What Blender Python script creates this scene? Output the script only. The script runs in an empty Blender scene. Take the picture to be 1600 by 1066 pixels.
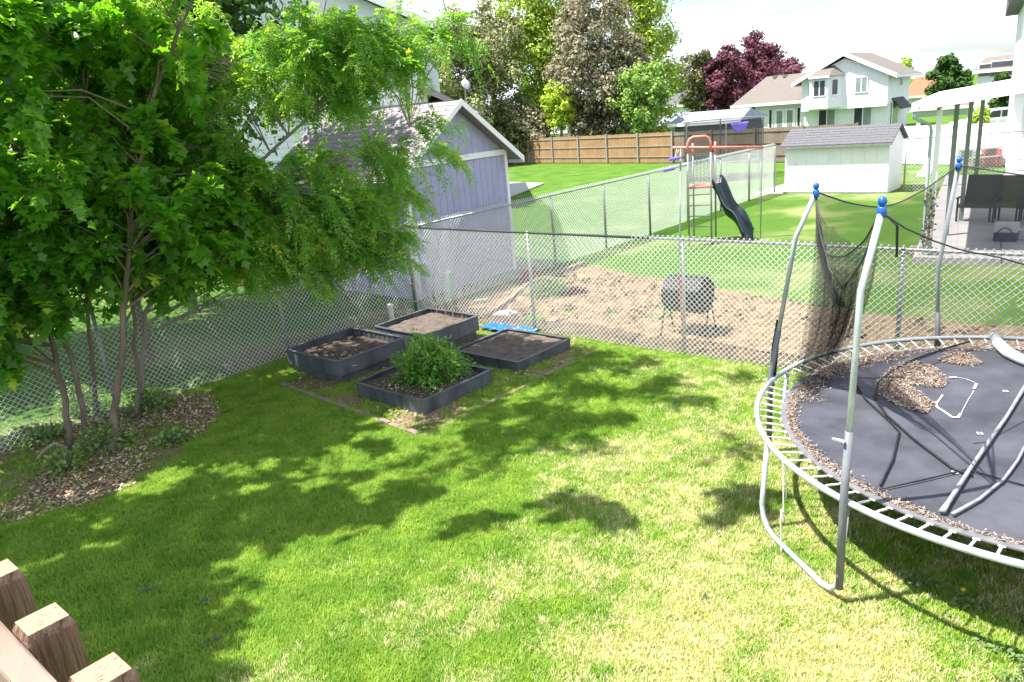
import bpy, math, random
import numpy as np
from mathutils import Vector, Matrix
random.seed(7); rng = np.random.default_rng(11)
scene = bpy.context.scene
COL = scene.collection
# ------------------------------------------------------------------ camera
CF, CP, CR, CH = 1153.4, 0.2978, -0.0911, 3.8036
_c, _s = math.cos(CR), math.sin(CR)
FW = np.array([0, math.cos(CP), -math.sin(CP)])
_r = np.array([1., 0, 0]); _u = np.cross(_r, FW)
RT = _c*_r + _s*_u; UP = -_s*_r + _c*_u
cd = bpy.data.cameras.new('camera'); cam = bpy.data.objects.new('camera', cd); COL.objects.link(cam)
cd.sensor_width = 36; cd.lens = CF/1600*36; cd.clip_start = 0.05; cd.clip_end = 3000
M = Matrix(((RT[0], UP[0], -FW[0], 0), (RT[1], UP[1], -FW[1], 0), (RT[2], UP[2], -FW[2], CH), (0, 0, 0, 1)))
cam.matrix_world = M
scene.camera = cam
# ------------------------------------------------------------------ light
SUN_EL = math.radians(64.5); SUN_DIR = np.array([-0.998*math.cos(SUN_EL), -0.06*math.cos(SUN_EL), math.sin(SUN_EL)])
w = bpy.data.worlds.new('World'); scene.world = w; w.use_nodes = True
nt = w.node_tree; nt.nodes.clear()
def wn(t): return nt.nodes.new(t)
out = wn('ShaderNodeOutputWorld'); bg = wn('ShaderNodeBackground'); sky = wn('ShaderNodeTexSky')
sky.sky_type = 'NISHITA'; sky.sun_disc = False; sky.sun_elevation = SUN_EL
sky.sun_rotation = math.atan2(SUN_DIR[0], SUN_DIR[1]); sky.air_density = 1.0; sky.dust_density = 0.8; sky.ozone_density = 1.0
bg.inputs['Strength'].default_value = 0.15
tc = wn('ShaderNodeTexCoord'); sep = wn('ShaderNodeSeparateXYZ'); nt.links.new(tc.outputs['Generated'], sep.inputs[0])
zz = wn('ShaderNodeMath'); zz.operation = 'MAXIMUM'; zz.inputs[1].default_value = 0.0; nt.links.new(sep.outputs[2], zz.inputs[0])
za = wn('ShaderNodeMath'); za.operation = 'ADD'; za.inputs[1].default_value = 0.16; nt.links.new(zz.outputs[0], za.inputs[0])
comb = wn('ShaderNodeCombineXYZ')
for i in (0, 1):
    dv = wn('ShaderNodeMath'); dv.operation = 'DIVIDE'; nt.links.new(sep.outputs[i], dv.inputs[0]); nt.links.new(za.outputs[0], dv.inputs[1]); nt.links.new(dv.outputs[0], comb.inputs[i])
mp = wn('ShaderNodeMapping'); mp.inputs['Scale'].default_value = (0.55, 1.0, 1); mp.inputs['Location'].default_value = (1.3, 0.7, 0); mp.inputs['Rotation'].default_value = (0, 0, 0.35)
nt.links.new(comb.outputs[0], mp.inputs[0])
nz = wn('ShaderNodeTexNoise'); nz.inputs['Scale'].default_value = 1.15; nz.inputs['Detail'].default_value = 7; nz.inputs['Roughness'].default_value = 0.55; nz.inputs['Distortion'].default_value = 0.6
nt.links.new(mp.outputs[0], nz.inputs['Vector'])
rp = wn('ShaderNodeValToRGB'); rp.color_ramp.elements[0].position = 0.36; rp.color_ramp.elements[1].position = 0.60
rp.color_ramp.elements[0].color = (0.05, 0.05, 0.05, 1); rp.color_ramp.elements[1].color = (1, 1, 1, 1)
nt.links.new(nz.outputs['Fac'], rp.inputs[0])
mx = wn('ShaderNodeMix'); mx.data_type = 'RGBA'; nt.links.new(rp.outputs[0], mx.inputs[0]); dim = wn('ShaderNodeMix'); dim.data_type = 'RGBA'; dim.blend_type = 'MULTIPLY'; dim.inputs[0].default_value = 1; dim.inputs[7].default_value = (.34, .37, .42, 1); nt.links.new(sky.outputs[0], dim.inputs[6]); nt.links.new(dim.outputs[2], mx.inputs[6])
mx.inputs[7].default_value = (3.5, 3.7, 4.15, 1)
nt.links.new(mx.outputs[2], bg.inputs['Color']); nt.links.new(bg.outputs[0], out.inputs[0])
sl = bpy.data.lights.new('sun', 'SUN'); sl.energy = 4.1; sl.angle = math.radians(0.55); sl.color = (1, 0.955, 0.88)
so = bpy.data.objects.new('sun', sl); COL.objects.link(so)
so.rotation_euler = Vector(SUN_DIR).to_track_quat('Z', 'Y').to_euler(); so.location = (-20, 5, 40)
vs = scene.view_settings
vs.view_transform = 'Standard'; vs.look = 'None'; vs.gamma = 1; vs.use_curve_mapping = False; vs.exposure = 1.75
# ------------------------------------------------------------------ layout helpers: photo pixel -> place
def ray(px, py): return ((px-800)*RT - (py-533)*UP)/CF + FW
def G(px, py, z=0.):
    d = ray(px, py); return np.array([0, 0, CH]) + d*((z-CH)/d[2])
def W(px, py, Y):
    d = ray(px, py); return np.array([0, 0, CH]) + d*(Y/d[1])
C0 = np.array([-1.9336, 14.9676, 0.]); A = 0.835
D1 = np.array([math.cos(A), math.sin(A), 0.]); D2 = np.array([math.sin(A), -math.cos(A), 0.]); ZV = np.array([0, 0, 1.])
def L(u, v, z=0.): return C0 + D1*u + D2*v + ZV*z
def uv(p): q = np.asarray(p)-C0; return q@D1, q@D2
# ------------------------------------------------------------------ materials
MATS = {}
def shade(name, c1, c2=None, scale=5., rough=0.6, bump=0., bscale=None, detail=5., metal=0., spec=0.5, stretch=(1, 1, 1), lo=.35, hi=.65, coord='Object'):
    if name in MATS: return MATS[name]
    m = bpy.data.materials.new(name); m.use_nodes = True; t = m.node_tree; b = t.nodes['Principled BSDF']
    b.inputs['Roughness'].default_value = rough; b.inputs['Metallic'].default_value = metal; b.inputs['Specular IOR Level'].default_value = spec
    c2 = c2 or tuple(x*0.75 for x in c1)
    if coord == 'World': tcn = t.nodes.new('ShaderNodeNewGeometry'); src = tcn.outputs['Position']
    else: tcn = t.nodes.new('ShaderNodeTexCoord'); src = tcn.outputs[coord]
    mpn = t.nodes.new('ShaderNodeMapping'); mpn.inputs['Scale'].default_value = stretch; t.links.new(src, mpn.inputs[0])
    n = t.nodes.new('ShaderNodeTexNoise'); n.inputs['Scale'].default_value = scale; n.inputs['Detail'].default_value = detail; n.inputs['Roughness'].default_value = .6
    t.links.new(mpn.outputs[0], n.inputs['Vector'])
    r = t.nodes.new('ShaderNodeValToRGB'); r.color_ramp.elements[0].position = lo; r.color_ramp.elements[1].position = hi
    r.color_ramp.elements[0].color = (*c1, 1); r.color_ramp.elements[1].color = (*c2, 1)
    t.links.new(n.outputs['Fac'], r.inputs[0]); t.links.new(r.outputs[0], b.inputs['Base Color'])
    if bump:
        n2 = t.nodes.new('ShaderNodeTexNoise'); n2.inputs['Scale'].default_value = bscale or scale*4; n2.inputs['Detail'].default_value = 6; t.links.new(mpn.outputs[0], n2.inputs['Vector'])
        bp = t.nodes.new('ShaderNodeBump'); bp.inputs['Strength'].default_value = min(1, bump); bp.inputs['Distance'].default_value = .02; t.links.new(n2.outputs['Fac'], bp.inputs['Height']); t.links.new(bp.outputs[0], b.inputs['Normal'])
    MATS[name] = m; return m
def leafmat(name, cols, trans=.35, rough=.45, spec=.5):
    """cols: list of (pos, rgb) along the per-leaf random attribute"""
    m = bpy.data.materials.new(name); m.use_nodes = True; t = m.node_tree; b = t.nodes['Principled BSDF']
    at = t.nodes.new('ShaderNodeAttribute'); at.attribute_name = 'rnd'
    r = t.nodes.new('ShaderNodeValToRGB'); e = r.color_ramp.elements
    e[0].position, e[0].color = cols[0][0], (*cols[0][1], 1); e[1].position, e[1].color = cols[-1][0], (*cols[-1][1], 1)
    for p_, c_ in cols[1:-1]: x = e.new(p_); x.color = (*c_, 1)
    t.links.new(at.outputs['Fac'], r.inputs[0]); t.links.new(r.outputs[0], b.inputs['Base Color'])
    b.inputs['Roughness'].default_value = rough; b.inputs['Specular IOR Level'].default_value = spec
    tr = t.nodes.new('ShaderNodeBsdfTranslucent'); hs = t.nodes.new('ShaderNodeHueSaturation'); hs.inputs['Hue'].default_value = .485; hs.inputs['Saturation'].default_value = 1.1; hs.inputs['Value'].default_value = 1.5
    t.links.new(r.outputs[0], hs.inputs['Color']); t.links.new(hs.outputs[0], tr.inputs['Color'])
    ms = t.nodes.new('ShaderNodeMixShader'); ms.inputs[0].default_value = trans
    t.links.new(b.outputs[0], ms.inputs[1]); t.links.new(tr.outputs[0], ms.inputs[2]); t.links.new(ms.outputs[0], t.nodes['Material Output'].inputs['Surface'])
    return m
def boards_mat(name, c1, c2, axis='z'):
    return shade(name, c1, c2, scale=3, stretch=(12, 12, 1), bump=.3, bscale=14, rough=.75)
# ------------------------------------------------------------------ mesh helpers
ROOT = {}
class MB:
    def __init__(s): s.v = []; s.f = []; s.n = 0
    def add(s, v, f):
        v = np.asarray(v, float).reshape(-1, 3); s.v.append(v); s.f += [tuple(i+s.n for i in q) for q in f]; s.n += len(v); return s
    def obox(s, o, ax, ay, az):
        o, ax, ay, az = map(lambda q: np.asarray(q, float), (o, ax, ay, az))
        v = [o, o+ax, o+ax+ay, o+ay, o+az, o+ax+az, o+ax+ay+az, o+ay+az]
        return s.add(v, [(0, 3, 2, 1), (4, 5, 6, 7), (0, 1, 5, 4), (1, 2, 6, 5), (2, 3, 7, 6), (3, 0, 4, 7)])
    def cbox(s, c, dx, dy, dz, ax=(1, 0, 0), ay=(0, 1, 0), az=(0, 0, 1)):
        ax, ay, az = (np.asarray(q, float)*k for q, k in ((ax, dx), (ay, dy), (az, dz)))
        return s.obox(np.asarray(c, float)-ax/2-ay/2-az/2, ax, ay, az)
    def tube(s, pts, r, n=6, caps=True):
        pts = [np.asarray(p, float) for p in pts]; k = len(pts)
        rr = r if hasattr(r, '__len__') else [r]*k
        vs_ = []; prev = None
        for i, p in enumerate(pts):
            t = pts[min(i+1, k-1)]-pts[max(i-1, 0)]; t = t/(np.linalg.norm(t)+1e-9)
            if prev is None: a = np.cross(t, [0, 0, 1.] if abs(t[2]) < .9 else [1., 0, 0])
            else: a = prev - t*(prev@t)
            a = a/(np.linalg.norm(a)+1e-9); b = np.cross(t, a); prev = a
            for j in range(n):
                th = 2*math.pi*(j+.5)/n; vs_.append(p+(a*math.cos(th)+b*math.sin(th))*rr[i])
        f = [(i*n+j, i*n+(j+1) % n, (i+1)*n+(j+1) % n, (i+1)*n+j) for i in range(k-1) for j in range(n)]
        if caps: f += [tuple(range(n-1, -1, -1)), tuple(range((k-1)*n, k*n))]
        return s.add(vs_, f)
    def poly(s, pts, ext):
        pts = [np.asarray(p, float) for p in pts]; n = len(pts); ext = np.asarray(ext, float)
        return s.add(pts+[p+ext for p in pts], [tuple(range(n-1, -1, -1)), tuple(range(n, 2*n))]+[(i, (i+1) % n, n+(i+1) % n, n+i) for i in range(n)])
    def quad(s, *p): return s.add(p, [tuple(range(len(p)))])
    def grid(s, fn, nu, nv):
        vs_ = [fn(i/nu, j/nv) for i in range(nu+1) for j in range(nv+1)]
        return s.add(vs_, [(i*(nv+1)+j, (i+1)*(nv+1)+j, (i+1)*(nv+1)+j+1, i*(nv+1)+j+1) for i in range(nu) for j in range(nv)])
    def lathe(s, prof, o, n=12):
        vs_ = [np.asarray(o)+[r*math.cos(2*math.pi*j/n), r*math.sin(2*math.pi*j/n), z] for r, z in prof for j in range(n)]
        return s.add(vs_, [(i*n+j, i*n+(j+1) % n, (i+1)*n+(j+1) % n, (i+1)*n+j) for i in range(len(prof)-1) for j in range(n)]+[tuple(range(n-1, -1, -1)), tuple(range((len(prof)-1)*n, len(prof)*n))])
    def build(s, name, mat, parent=None, smooth=False, label=None, origin=None, kind=None, bevel=0):
        me = bpy.data.meshes.new(name); v = np.concatenate(s.v)
        org = np.array(ROOT.get(parent.name, (0, 0, 0))) if parent else (np.asarray(origin, float) if origin is not None else np.zeros(3))
        me.from_pydata((v-org).tolist(), [], s.f); me.materials.append(mat)
        if smooth: me.polygons.foreach_set('use_smooth', [True]*len(me.polygons))
        me.update()
        o = bpy.data.objects.new(name, me); COL.objects.link(o)
        if parent: o.parent = parent; ROOT[o.name] = tuple(org)
        else: o.location = org; ROOT[o.name] = tuple(org)
        if label: o['label'] = label
        if kind: o['kind'] = kind
        if bevel:
            b = o.modifiers.new('bevel', 'BEVEL'); b.width = bevel; b.segments = 2; b.limit_method = 'ANGLE'
        return o
def tag(o, label, cat, group=None):
    o['label'] = label; o['category'] = cat
    if group: o['group'] = group
    return o
def thing(name, label, cat, loc=(0, 0, 0), group=None):
    o = bpy.data.objects.new(name, None); COL.objects.link(o); o.location = tuple(loc); o.empty_display_size = .2
    ROOT[o.name] = tuple(float(q) for q in loc); return tag(o, label, cat, group)
def piece(name, me, parent, mtx):
    """another part sharing mesh data; mtx in world coordinates"""
    o = bpy.data.objects.new(name, me); COL.objects.link(o); o.parent = parent
    o.matrix_local = Matrix.Translation(-Vector(ROOT[parent.name])) @ mtx; ROOT[o.name] = ROOT[parent.name]
    return o
def frame(o, ax, ay, az):
    return Matrix(((ax[0], ay[0], az[0], o[0]), (ax[1], ay[1], az[1], o[1]), (ax[2], ay[2], az[2], o[2]), (0, 0, 0, 1)))
def fastmesh(name, v, faces_n, idx, mat, rnd=None, parent=None, kind=None, attr='rnd', origin=(0, 0, 0)):
    """v (N,3); idx (F, faces_n)"""
    org = np.array(ROOT[parent.name]) if parent else np.array(origin, float)
    me = bpy.data.meshes.new(name); F = len(idx)
    me.vertices.add(len(v)); me.vertices.foreach_set('co', (v-org).astype(np.float32).ravel())
    me.loops.add(F*faces_n); me.loops.foreach_set('vertex_index', idx.astype(np.int32).ravel())
    me.polygons.add(F); me.polygons.foreach_set('loop_start', np.arange(0, F*faces_n, faces_n, dtype=np.int32)); me.polygons.foreach_set('loop_total', np.full(F, faces_n, np.int32))
    if rnd is not None:
        a = me.attributes.new(attr, 'FLOAT', 'POINT'); a.data.foreach_set('value', rnd.astype(np.float32))
    me.materials.append(mat); me.update(calc_edges=True); me.validate()
    o = bpy.data.objects.new(name, me); COL.objects.link(o)
    if parent: o.parent = parent
    else: o.location = org
    ROOT[o.name] = tuple(org)
    if kind: o['kind'] = kind
    return o
def vnoise(x, y, s=1., seed=0):
    """smooth 2-d value noise, numpy, 0..1"""
    x = np.asarray(x)*s+seed*17.3; y = np.asarray(y)*s+seed*9.1
    xi, yi = np.floor(x), np.floor(y); fx, fy = x-xi, y-yi; fx = fx*fx*(3-2*fx); fy = fy*fy*(3-2*fy)
    def h(a, b): q = np.sin(a*127.1+b*311.7+seed*74.7)*43758.5453; return q-np.floor(q)
    return (h(xi, yi)*(1-fx)+h(xi+1, yi)*fx)*(1-fy)+(h(xi, yi+1)*(1-fx)+h(xi+1, yi+1)*fx)*fy
def fbm(x, y, s=1., seed=0): return .5*vnoise(x, y, s, seed)+.27*vnoise(x, y, s*2.1, seed+1)+.15*vnoise(x, y, s*4.3, seed+2)+.08*vnoise(x, y, s*9, seed+3)
def inpoly(x, y, P):
    x = np.asarray(x); y = np.asarray(y); r = np.zeros(x.shape, bool); n = len(P)
    for i in range(n):
        (x1, y1), (x2, y2) = P[i][:2], P[(i+1) % n][:2]
        c = ((y1 > y) != (y2 > y)) & (x < (x2-x1)*(y-y1)/(y2-y1+1e-12)+x1); r ^= c
    return r
def sstep(a, b, x): t = np.clip((x-a)/(b-a), 0, 1); return t*t*(3-2*t)

# ------------------------------------------------------------------ common materials
m_galv = shade('galvanised_steel', (.34, .36, .36), (.24, .26, .26), scale=8, rough=.42, metal=.55, spec=.5)
m_wire = shade('galvanised_wire', (.68, .70, .69), (.55, .57, .56), scale=20, rough=.5, metal=.1)
m_darkrail = shade('dark_rail', (.02, .028, .028), (.05, .06, .06), scale=2.5, rough=.7, metal=0)  # darker tone, for one stretch of back rail and a gutter
m_white = shade('white_paint', (.8, .8, .79), (.74, .74, .74), scale=3, rough=.5)
m_lav = shade('lavender_grey_paint', (.35, .36, .52), (.30, .31, .45), scale=2.2, rough=.7, bump=.2, bscale=40)
m_shingle_l = shade('light_brown_shingles', (.27, .24, .24), (.19, .175, .175), scale=30, rough=.9, bump=.5, bscale=60)
m_shingle_g = shade('grey_shingles', (.08, .08, .09), (.125, .125, .135), scale=14, rough=.9, bump=.5, bscale=60)
m_shingle_t = shade('tan_shingles', (.17, .145, .125), (.12, .105, .095), scale=8, rough=.9, bump=.4, bscale=40)
m_orange = shade('orange_shingles', (.27, .12, .06), (.22, .10, .05), scale=8, rough=.9)
m_glass = shade('dark_window_glass', (.03, .035, .045), (.05, .06, .07), scale=2, rough=.08, spec=.8)
m_glass2 = shade('curtained_window_glass', (.26, .3, .3), (.2, .24, .25), scale=2, rough=.12, spec=.8)
m_concrete = shade('concrete', (.42, .40, .37), (.34, .32, .30), scale=2.5, rough=.85, bump=.2, bscale=50)
m_black = shade('black_plastic', (.009, .010, .012), (.018, .019, .022), scale=10, rough=.6, spec=.3)
m_siding = shade('white_siding', (.76, .77, .80), (.70, .71, .75), scale=4, rough=.6)
m_bark = shade('brown_bark', (.13, .095, .07), (.22, .17, .135), scale=9, rough=.9, bump=.8, bscale=30, stretch=(1, 1, .25))
m_greybark = shade('grey_bark', (.24, .2, .18), (.33, .29, .26), scale=9, rough=.9, bump=.8, bscale=30, stretch=(1, 1, .25))

# ------------------------------------------------------------------ ground
def ground_material():
    m = bpy.data.materials.new('lawn_and_soil'); m.use_nodes = True; t = m.node_tree; b = t.nodes['Principled BSDF']; b.inputs['Roughness'].default_value = .95; b.inputs['Specular IOR Level'].default_value = .15
    N = t.nodes.new; K = t.links.new
    geo = N('ShaderNodeNewGeometry')
    def noise(s, d=5):
        n = N('ShaderNodeTexNoise'); n.inputs['Scale'].default_value = s; n.inputs['Detail'].default_value = d; n.inputs['Roughness'].default_value = .65; K(geo.outputs['Position'], n.inputs['Vector']); return n
    def ramp(src, a, ca, b_, cb):
        r = N('ShaderNodeValToRGB'); e = r.color_ramp.elements; e[0].position = a; e[0].color = (*ca, 1); e[1].position = b_; e[1].color = (*cb, 1); K(src, r.inputs[0]); return r
    def mix(f, a, b_):
        x = N('ShaderNodeMix'); x.data_type = 'RGBA'; K(f, x.inputs[0]); K(a, x.inputs[6]); K(b_, x.inputs[7]); return x.outputs[2]
    g = ramp(noise(7).outputs['Fac'], .3, (.13, .22, .03), .7, (.21, .31, .05))
    g2 = ramp(noise(60, 3).outputs['Fac'], .3, (.09, .17, .02), .75, (.26, .34, .07))
    x = N('ShaderNodeMix'); x.data_type = 'RGBA'; x.inputs[0].default_value = .5; K(g.outputs[0], x.inputs[6]); K(g2.outputs[0], x.inputs[7]); green = x.outputs[2]
    straw = ramp(noise(45, 4).outputs['Fac'], .3, (.40, .36, .15), .7, (.62, .52, .32))
    soil = ramp(noise(5, 9).outputs['Fac'], .34, (.10, .065, .038), .64, (.29, .205, .125))
    mulch = ramp(noise(38, 8).outputs['Fac'], .35, (.09, .055, .035), .68, (.34, .24, .17))
    def attr(n_): a = N('ShaderNodeAttribute'); a.attribute_name = n_; return a
    deep = ramp(noise(1.1, 9).outputs['Fac'], .35, (.040, .105, .008), .65, (.075, .165, .016)); deep2 = ramp(noise(30, 5).outputs['Fac'], .3, (.03, .075, .006), .72, (.10, .19, .03))
    y = N('ShaderNodeMix'); y.data_type = 'RGBA'; y.inputs[0].default_value = .55; K(deep.outputs[0], y.inputs[6]); K(deep2.outputs[0], y.inputs[7])
    green = mix(attr('deep').outputs['Fac'], green, y.outputs[2])  # brightness contrast between own lawn and yards beyond put into the colour
    c = mix(attr('dry').outputs['Fac'], green, straw.outputs[0])
    sm = mix(attr('mulch').outputs['Fac'], soil.outputs[0], mulch.outputs[0])
    c = mix(attr('grass').outputs['Fac'], sm, c)
    K(c, b.inputs['Base Color'])
    bp = N('ShaderNodeBump'); bp.inputs['Strength'].default_value = .7; bp.inputs['Distance'].default_value = .03; K(noise(40, 8).outputs['Fac'], bp.inputs['Height']); K(bp.outputs[0], b.inputs['Normal'])
    return m
m_ground = ground_material()
# zones in the yard's own axes
P_tree = [G(*q)[:2] for q in [(-200, 860), (0, 825), (120, 795), (225, 752), (300, 700), (345, 650), (330, 612), (267, 622), (0, 700), (-200, 780)]]
P_bedyard = [L(0, .4)[:2], G(437, 603)[:2], G(662, 683)[:2], G(932, 548)[:2], L(-.05, 4.3)[:2], L(0, 3.6)[:2]]
P_dirt = [L(*q)[:2] for q in [(.02, .0), (1.5, .25), (3.1, .35), (4.9, .45), (5.2, 1.0), (4.5, 2.6), (4.05, 4.4), (3.7, 6), (3.35, 7.4), (3.3, 9), (3.3, 11.5), (3.2, 20), (0, 20)]]
P_side = [L(*q)[:2] for q in [(-4, .1), (3.2, .1), (3.2, -1.2), (-4, -1.2)]]
def edge_soft(x, y, P, w=.25):
    # soft polygon membership with noisy border
    j = (fbm(x, y, 3., 5)-.5)*w*2.; k = (fbm(x, y, 3., 9)-.5)*w*2.
    s = 0
    for dx, dy in ((0, 0), (.06, 0), (-.06, 0), (0, .06), (0, -.06)): s = s+inpoly(x+j+dx, y+k+dy, P)
    return s/5.
def field(x, y):
    u = (x-C0[0])*D1[0]+(y-C0[1])*D1[1]; v = (x-C0[0])*D2[0]+(y-C0[1])*D2[1]
    tree = edge_soft(x, y, P_tree, .35); by = edge_soft(x, y, P_bedyard, .1); dirt = edge_soft(x, y, P_dirt, .12); side = edge_soft(x, y, P_side, .3)*.6
    fenceline = .55*np.exp(-((v-.0)/.16)**2)*(u < 0) + .45*np.exp(-((u+.02)/.14)**2)*(v > 2)
    n = fbm(x, y, 1.1, 3)
    bare = np.maximum.reduce([tree*(.75+.5*(n-.4)), by*(.92-.35*(fbm(x, y, 2.2, 8) > .5)), dirt, side, fenceline*1.2*n*1.6])
    grass = np.clip(1-bare, 0, 1)
    own = (u < 0) & (v > 0)
    # dryness grows towards the near right of the own lawn
    s = sstep(-2.5, 3.2, x*.75-(y-8.5)*.62)
    big = fbm(x, y, .55, 21); sm = fbm(x, y, 2.4, 31)
    dry = np.clip(s*.75+(big-.5)*.8+(sm-.5)*1.5*s-.30, 0, .8)*own
    q = np.exp(-(((x-2.3)/1.2)**2+((y-4.6)/.9)**2))*.5; dry = np.clip(dry+q*(.35+sm)*own, 0, .92)
    farn = np.clip((fbm(x, y, .5, 41)-.52)*1.1, 0, .3)*(~own)
    dry = np.maximum(dry, farn)
    mulch = np.maximum(np.maximum(tree, by), side)
    return u, v, grass, dry, mulch, dirt
xs = np.arange(-16, 18.01, .11); ys = np.arange(1.0, 34.0, .11)
X, Y = np.meshgrid(xs, ys, indexing='ij'); u, v, grass, dry, mulch, dirt = field(X, Y)
clod = (fbm(X, Y, 1.6, 51)-.45)*.30+(fbm(X, Y, 6, 52)-.45)*.08
Z = .012*(fbm(X, Y, .6, 61)-.5)+dirt*clod*sstep(0.05, .6, u)*(1-.6*sstep(4, 8, v))+mulch*(fbm(X, Y, 5, 53)-.5)*.05
nx, ny = X.shape
V = np.stack([X.ravel(), Y.ravel(), Z.ravel()], 1)
ii = np.arange(nx*ny).reshape(nx, ny)
IDX = np.stack([ii[:-1, :-1].ravel(), ii[1:, :-1].ravel(), ii[1:, 1:].ravel(), ii[:-1, 1:].ravel()], 1)
yard = fastmesh('ground', V, 4, IDX, m_ground, grass.ravel(), attr='grass', kind='structure')
def addattr(o, n_, arr): a = o.data.attributes.new(n_, 'FLOAT', 'POINT'); a.data.foreach_set('value', np.asarray(arr, np.float32).ravel())
addattr(yard, 'deep', ~((u < 0.05) & (v > 0))); addattr(yard, 'dry', dry); addattr(yard, 'mulch', mulch)
yard.data.polygons.foreach_set('use_smooth', [True]*len(yard.data.polygons))
# visible-distance driven blade density (per m2)
dist = np.hypot(X, Y)
side_ok = (np.abs(X) < .78*Y+1.2)
own = (u < 0.05) & (v > 0)
dens = grass**1.5*np.where(own, 1150*np.clip(1.25-dry*.6, .4, 1), 0)*side_ok*np.clip(8/dist, .22, 1)
dens[dist > 24] = 0
addattr(yard, 'dens', dens)
# far lawn to the horizon
fg = MB(); fg.add([(-900, -60, -.05), (900, -60, -.05), (900, 1500, -.05), (-900, 1500, -.05)], [(0, 1, 2, 3)])
m_far = shade('distant_lawn', (.045, .12, .010), (.10, .18, .028), scale=.9, rough=.95, spec=.1, coord='World', bump=.5, bscale=14)
o = fg.build('terrain', m_far); o['kind'] = 'structure'
# ------------------------------------------------------------------ grass tuft + geometry nodes
def grass_material():
    m = bpy.data.materials.new('grass_blades'); m.use_nodes = True; t = m.node_tree; b = t.nodes['Principled BSDF']; N = t.nodes.new; K = t.links.new
    b.inputs['Roughness'].default_value = .55; b.inputs['Specular IOR Level'].default_value = .25
    geo = N('ShaderNodeNewGeometry'); n = N('ShaderNodeTexNoise'); n.inputs['Scale'].default_value = 3.; n.inputs['Detail'].default_value = 4; K(geo.outputs['Position'], n.inputs['Vector'])
    r = N('ShaderNodeValToRGB'); e = r.color_ramp.elements; e[0].position = .3; e[0].color = (.17, .34, .03, 1); e[1].position = .72; e[1].color = (.35, .50, .07, 1); K(n.outputs['Fac'], r.inputs[0])
    a = N('ShaderNodeAttribute'); a.attribute_type = 'INSTANCER'; a.attribute_name = 'dryness'
    oi = N('ShaderNodeObjectInfo')
    r2 = N('ShaderNodeValToRGB'); e = r2.color_ramp.elements; e[0].position = 0; e[0].color = (.46, .50, .12, 1); e[1].position = 1; e[1].color = (.78, .68, .42, 1); K(oi.outputs['Random'], r2.inputs[0])
    rr = N('ShaderNodeMath'); rr.operation = 'GREATER_THAN'; ad = N('ShaderNodeMath'); ad.operation = 'MULTIPLY_ADD'; K(oi.outputs['Random'], ad.inputs[0]); ad.inputs[1].default_value = -.9; ad.inputs[2].default_value = .98
    K(a.outputs['Fac'], rr.inputs[0]); K(ad.outputs[0], rr.inputs[1])
    mxx = N('ShaderNodeMix'); mxx.data_type = 'RGBA'; K(rr.outputs[0], mxx.inputs[0]); K(r.outputs[0], mxx.inputs[6]); K(r2.outputs[0], mxx.inputs[7]); K(mxx.outputs[2], b.inputs['Base Color'])
    tr = N('ShaderNodeBsdfTranslucent'); K(mxx.outputs[2], tr.inputs['Color']); ms = N('ShaderNodeMixShader'); ms.inputs[0].default_value = .42
    K(b.outputs[0], ms.inputs[1]); K(tr.outputs[0], ms.inputs[2]); K(ms.outputs[0], t.nodes['Material Output'].inputs['Surface'])
    return m
m_blade = grass_material()
def tuft_mesh(name, nb, R, hmin, hmax, wd, lean=.5):
    vs_ = []; fs = []
    for i in range(nb):
        a = random.uniform(0, 6.28); rr = R*math.sqrt(random.random()); p = np.array([rr*math.cos(a), rr*math.sin(a), -.005])
        h = random.uniform(hmin, hmax); th = random.uniform(0, 6.28); d = np.array([math.cos(th), math.sin(th), 0]); sd = np.array([-d[1], d[0], 0])*wd/2
        l = random.uniform(.15, lean)*h
        k = len(vs_); vs_ += [p-sd, p+sd, p+d*l*.4+ZV*h*.6-sd*.8, p+d*l*.4+ZV*h*.6+sd*.8, p+d*l+ZV*h]
        fs += [(k, k+1, k+3, k+2), (k+2, k+3, k+4)]
    me = bpy.data.meshes.new(name); me.from_pydata([tuple(q) for q in vs_], [], fs); me.materials.append(m_blade); return me
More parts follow.
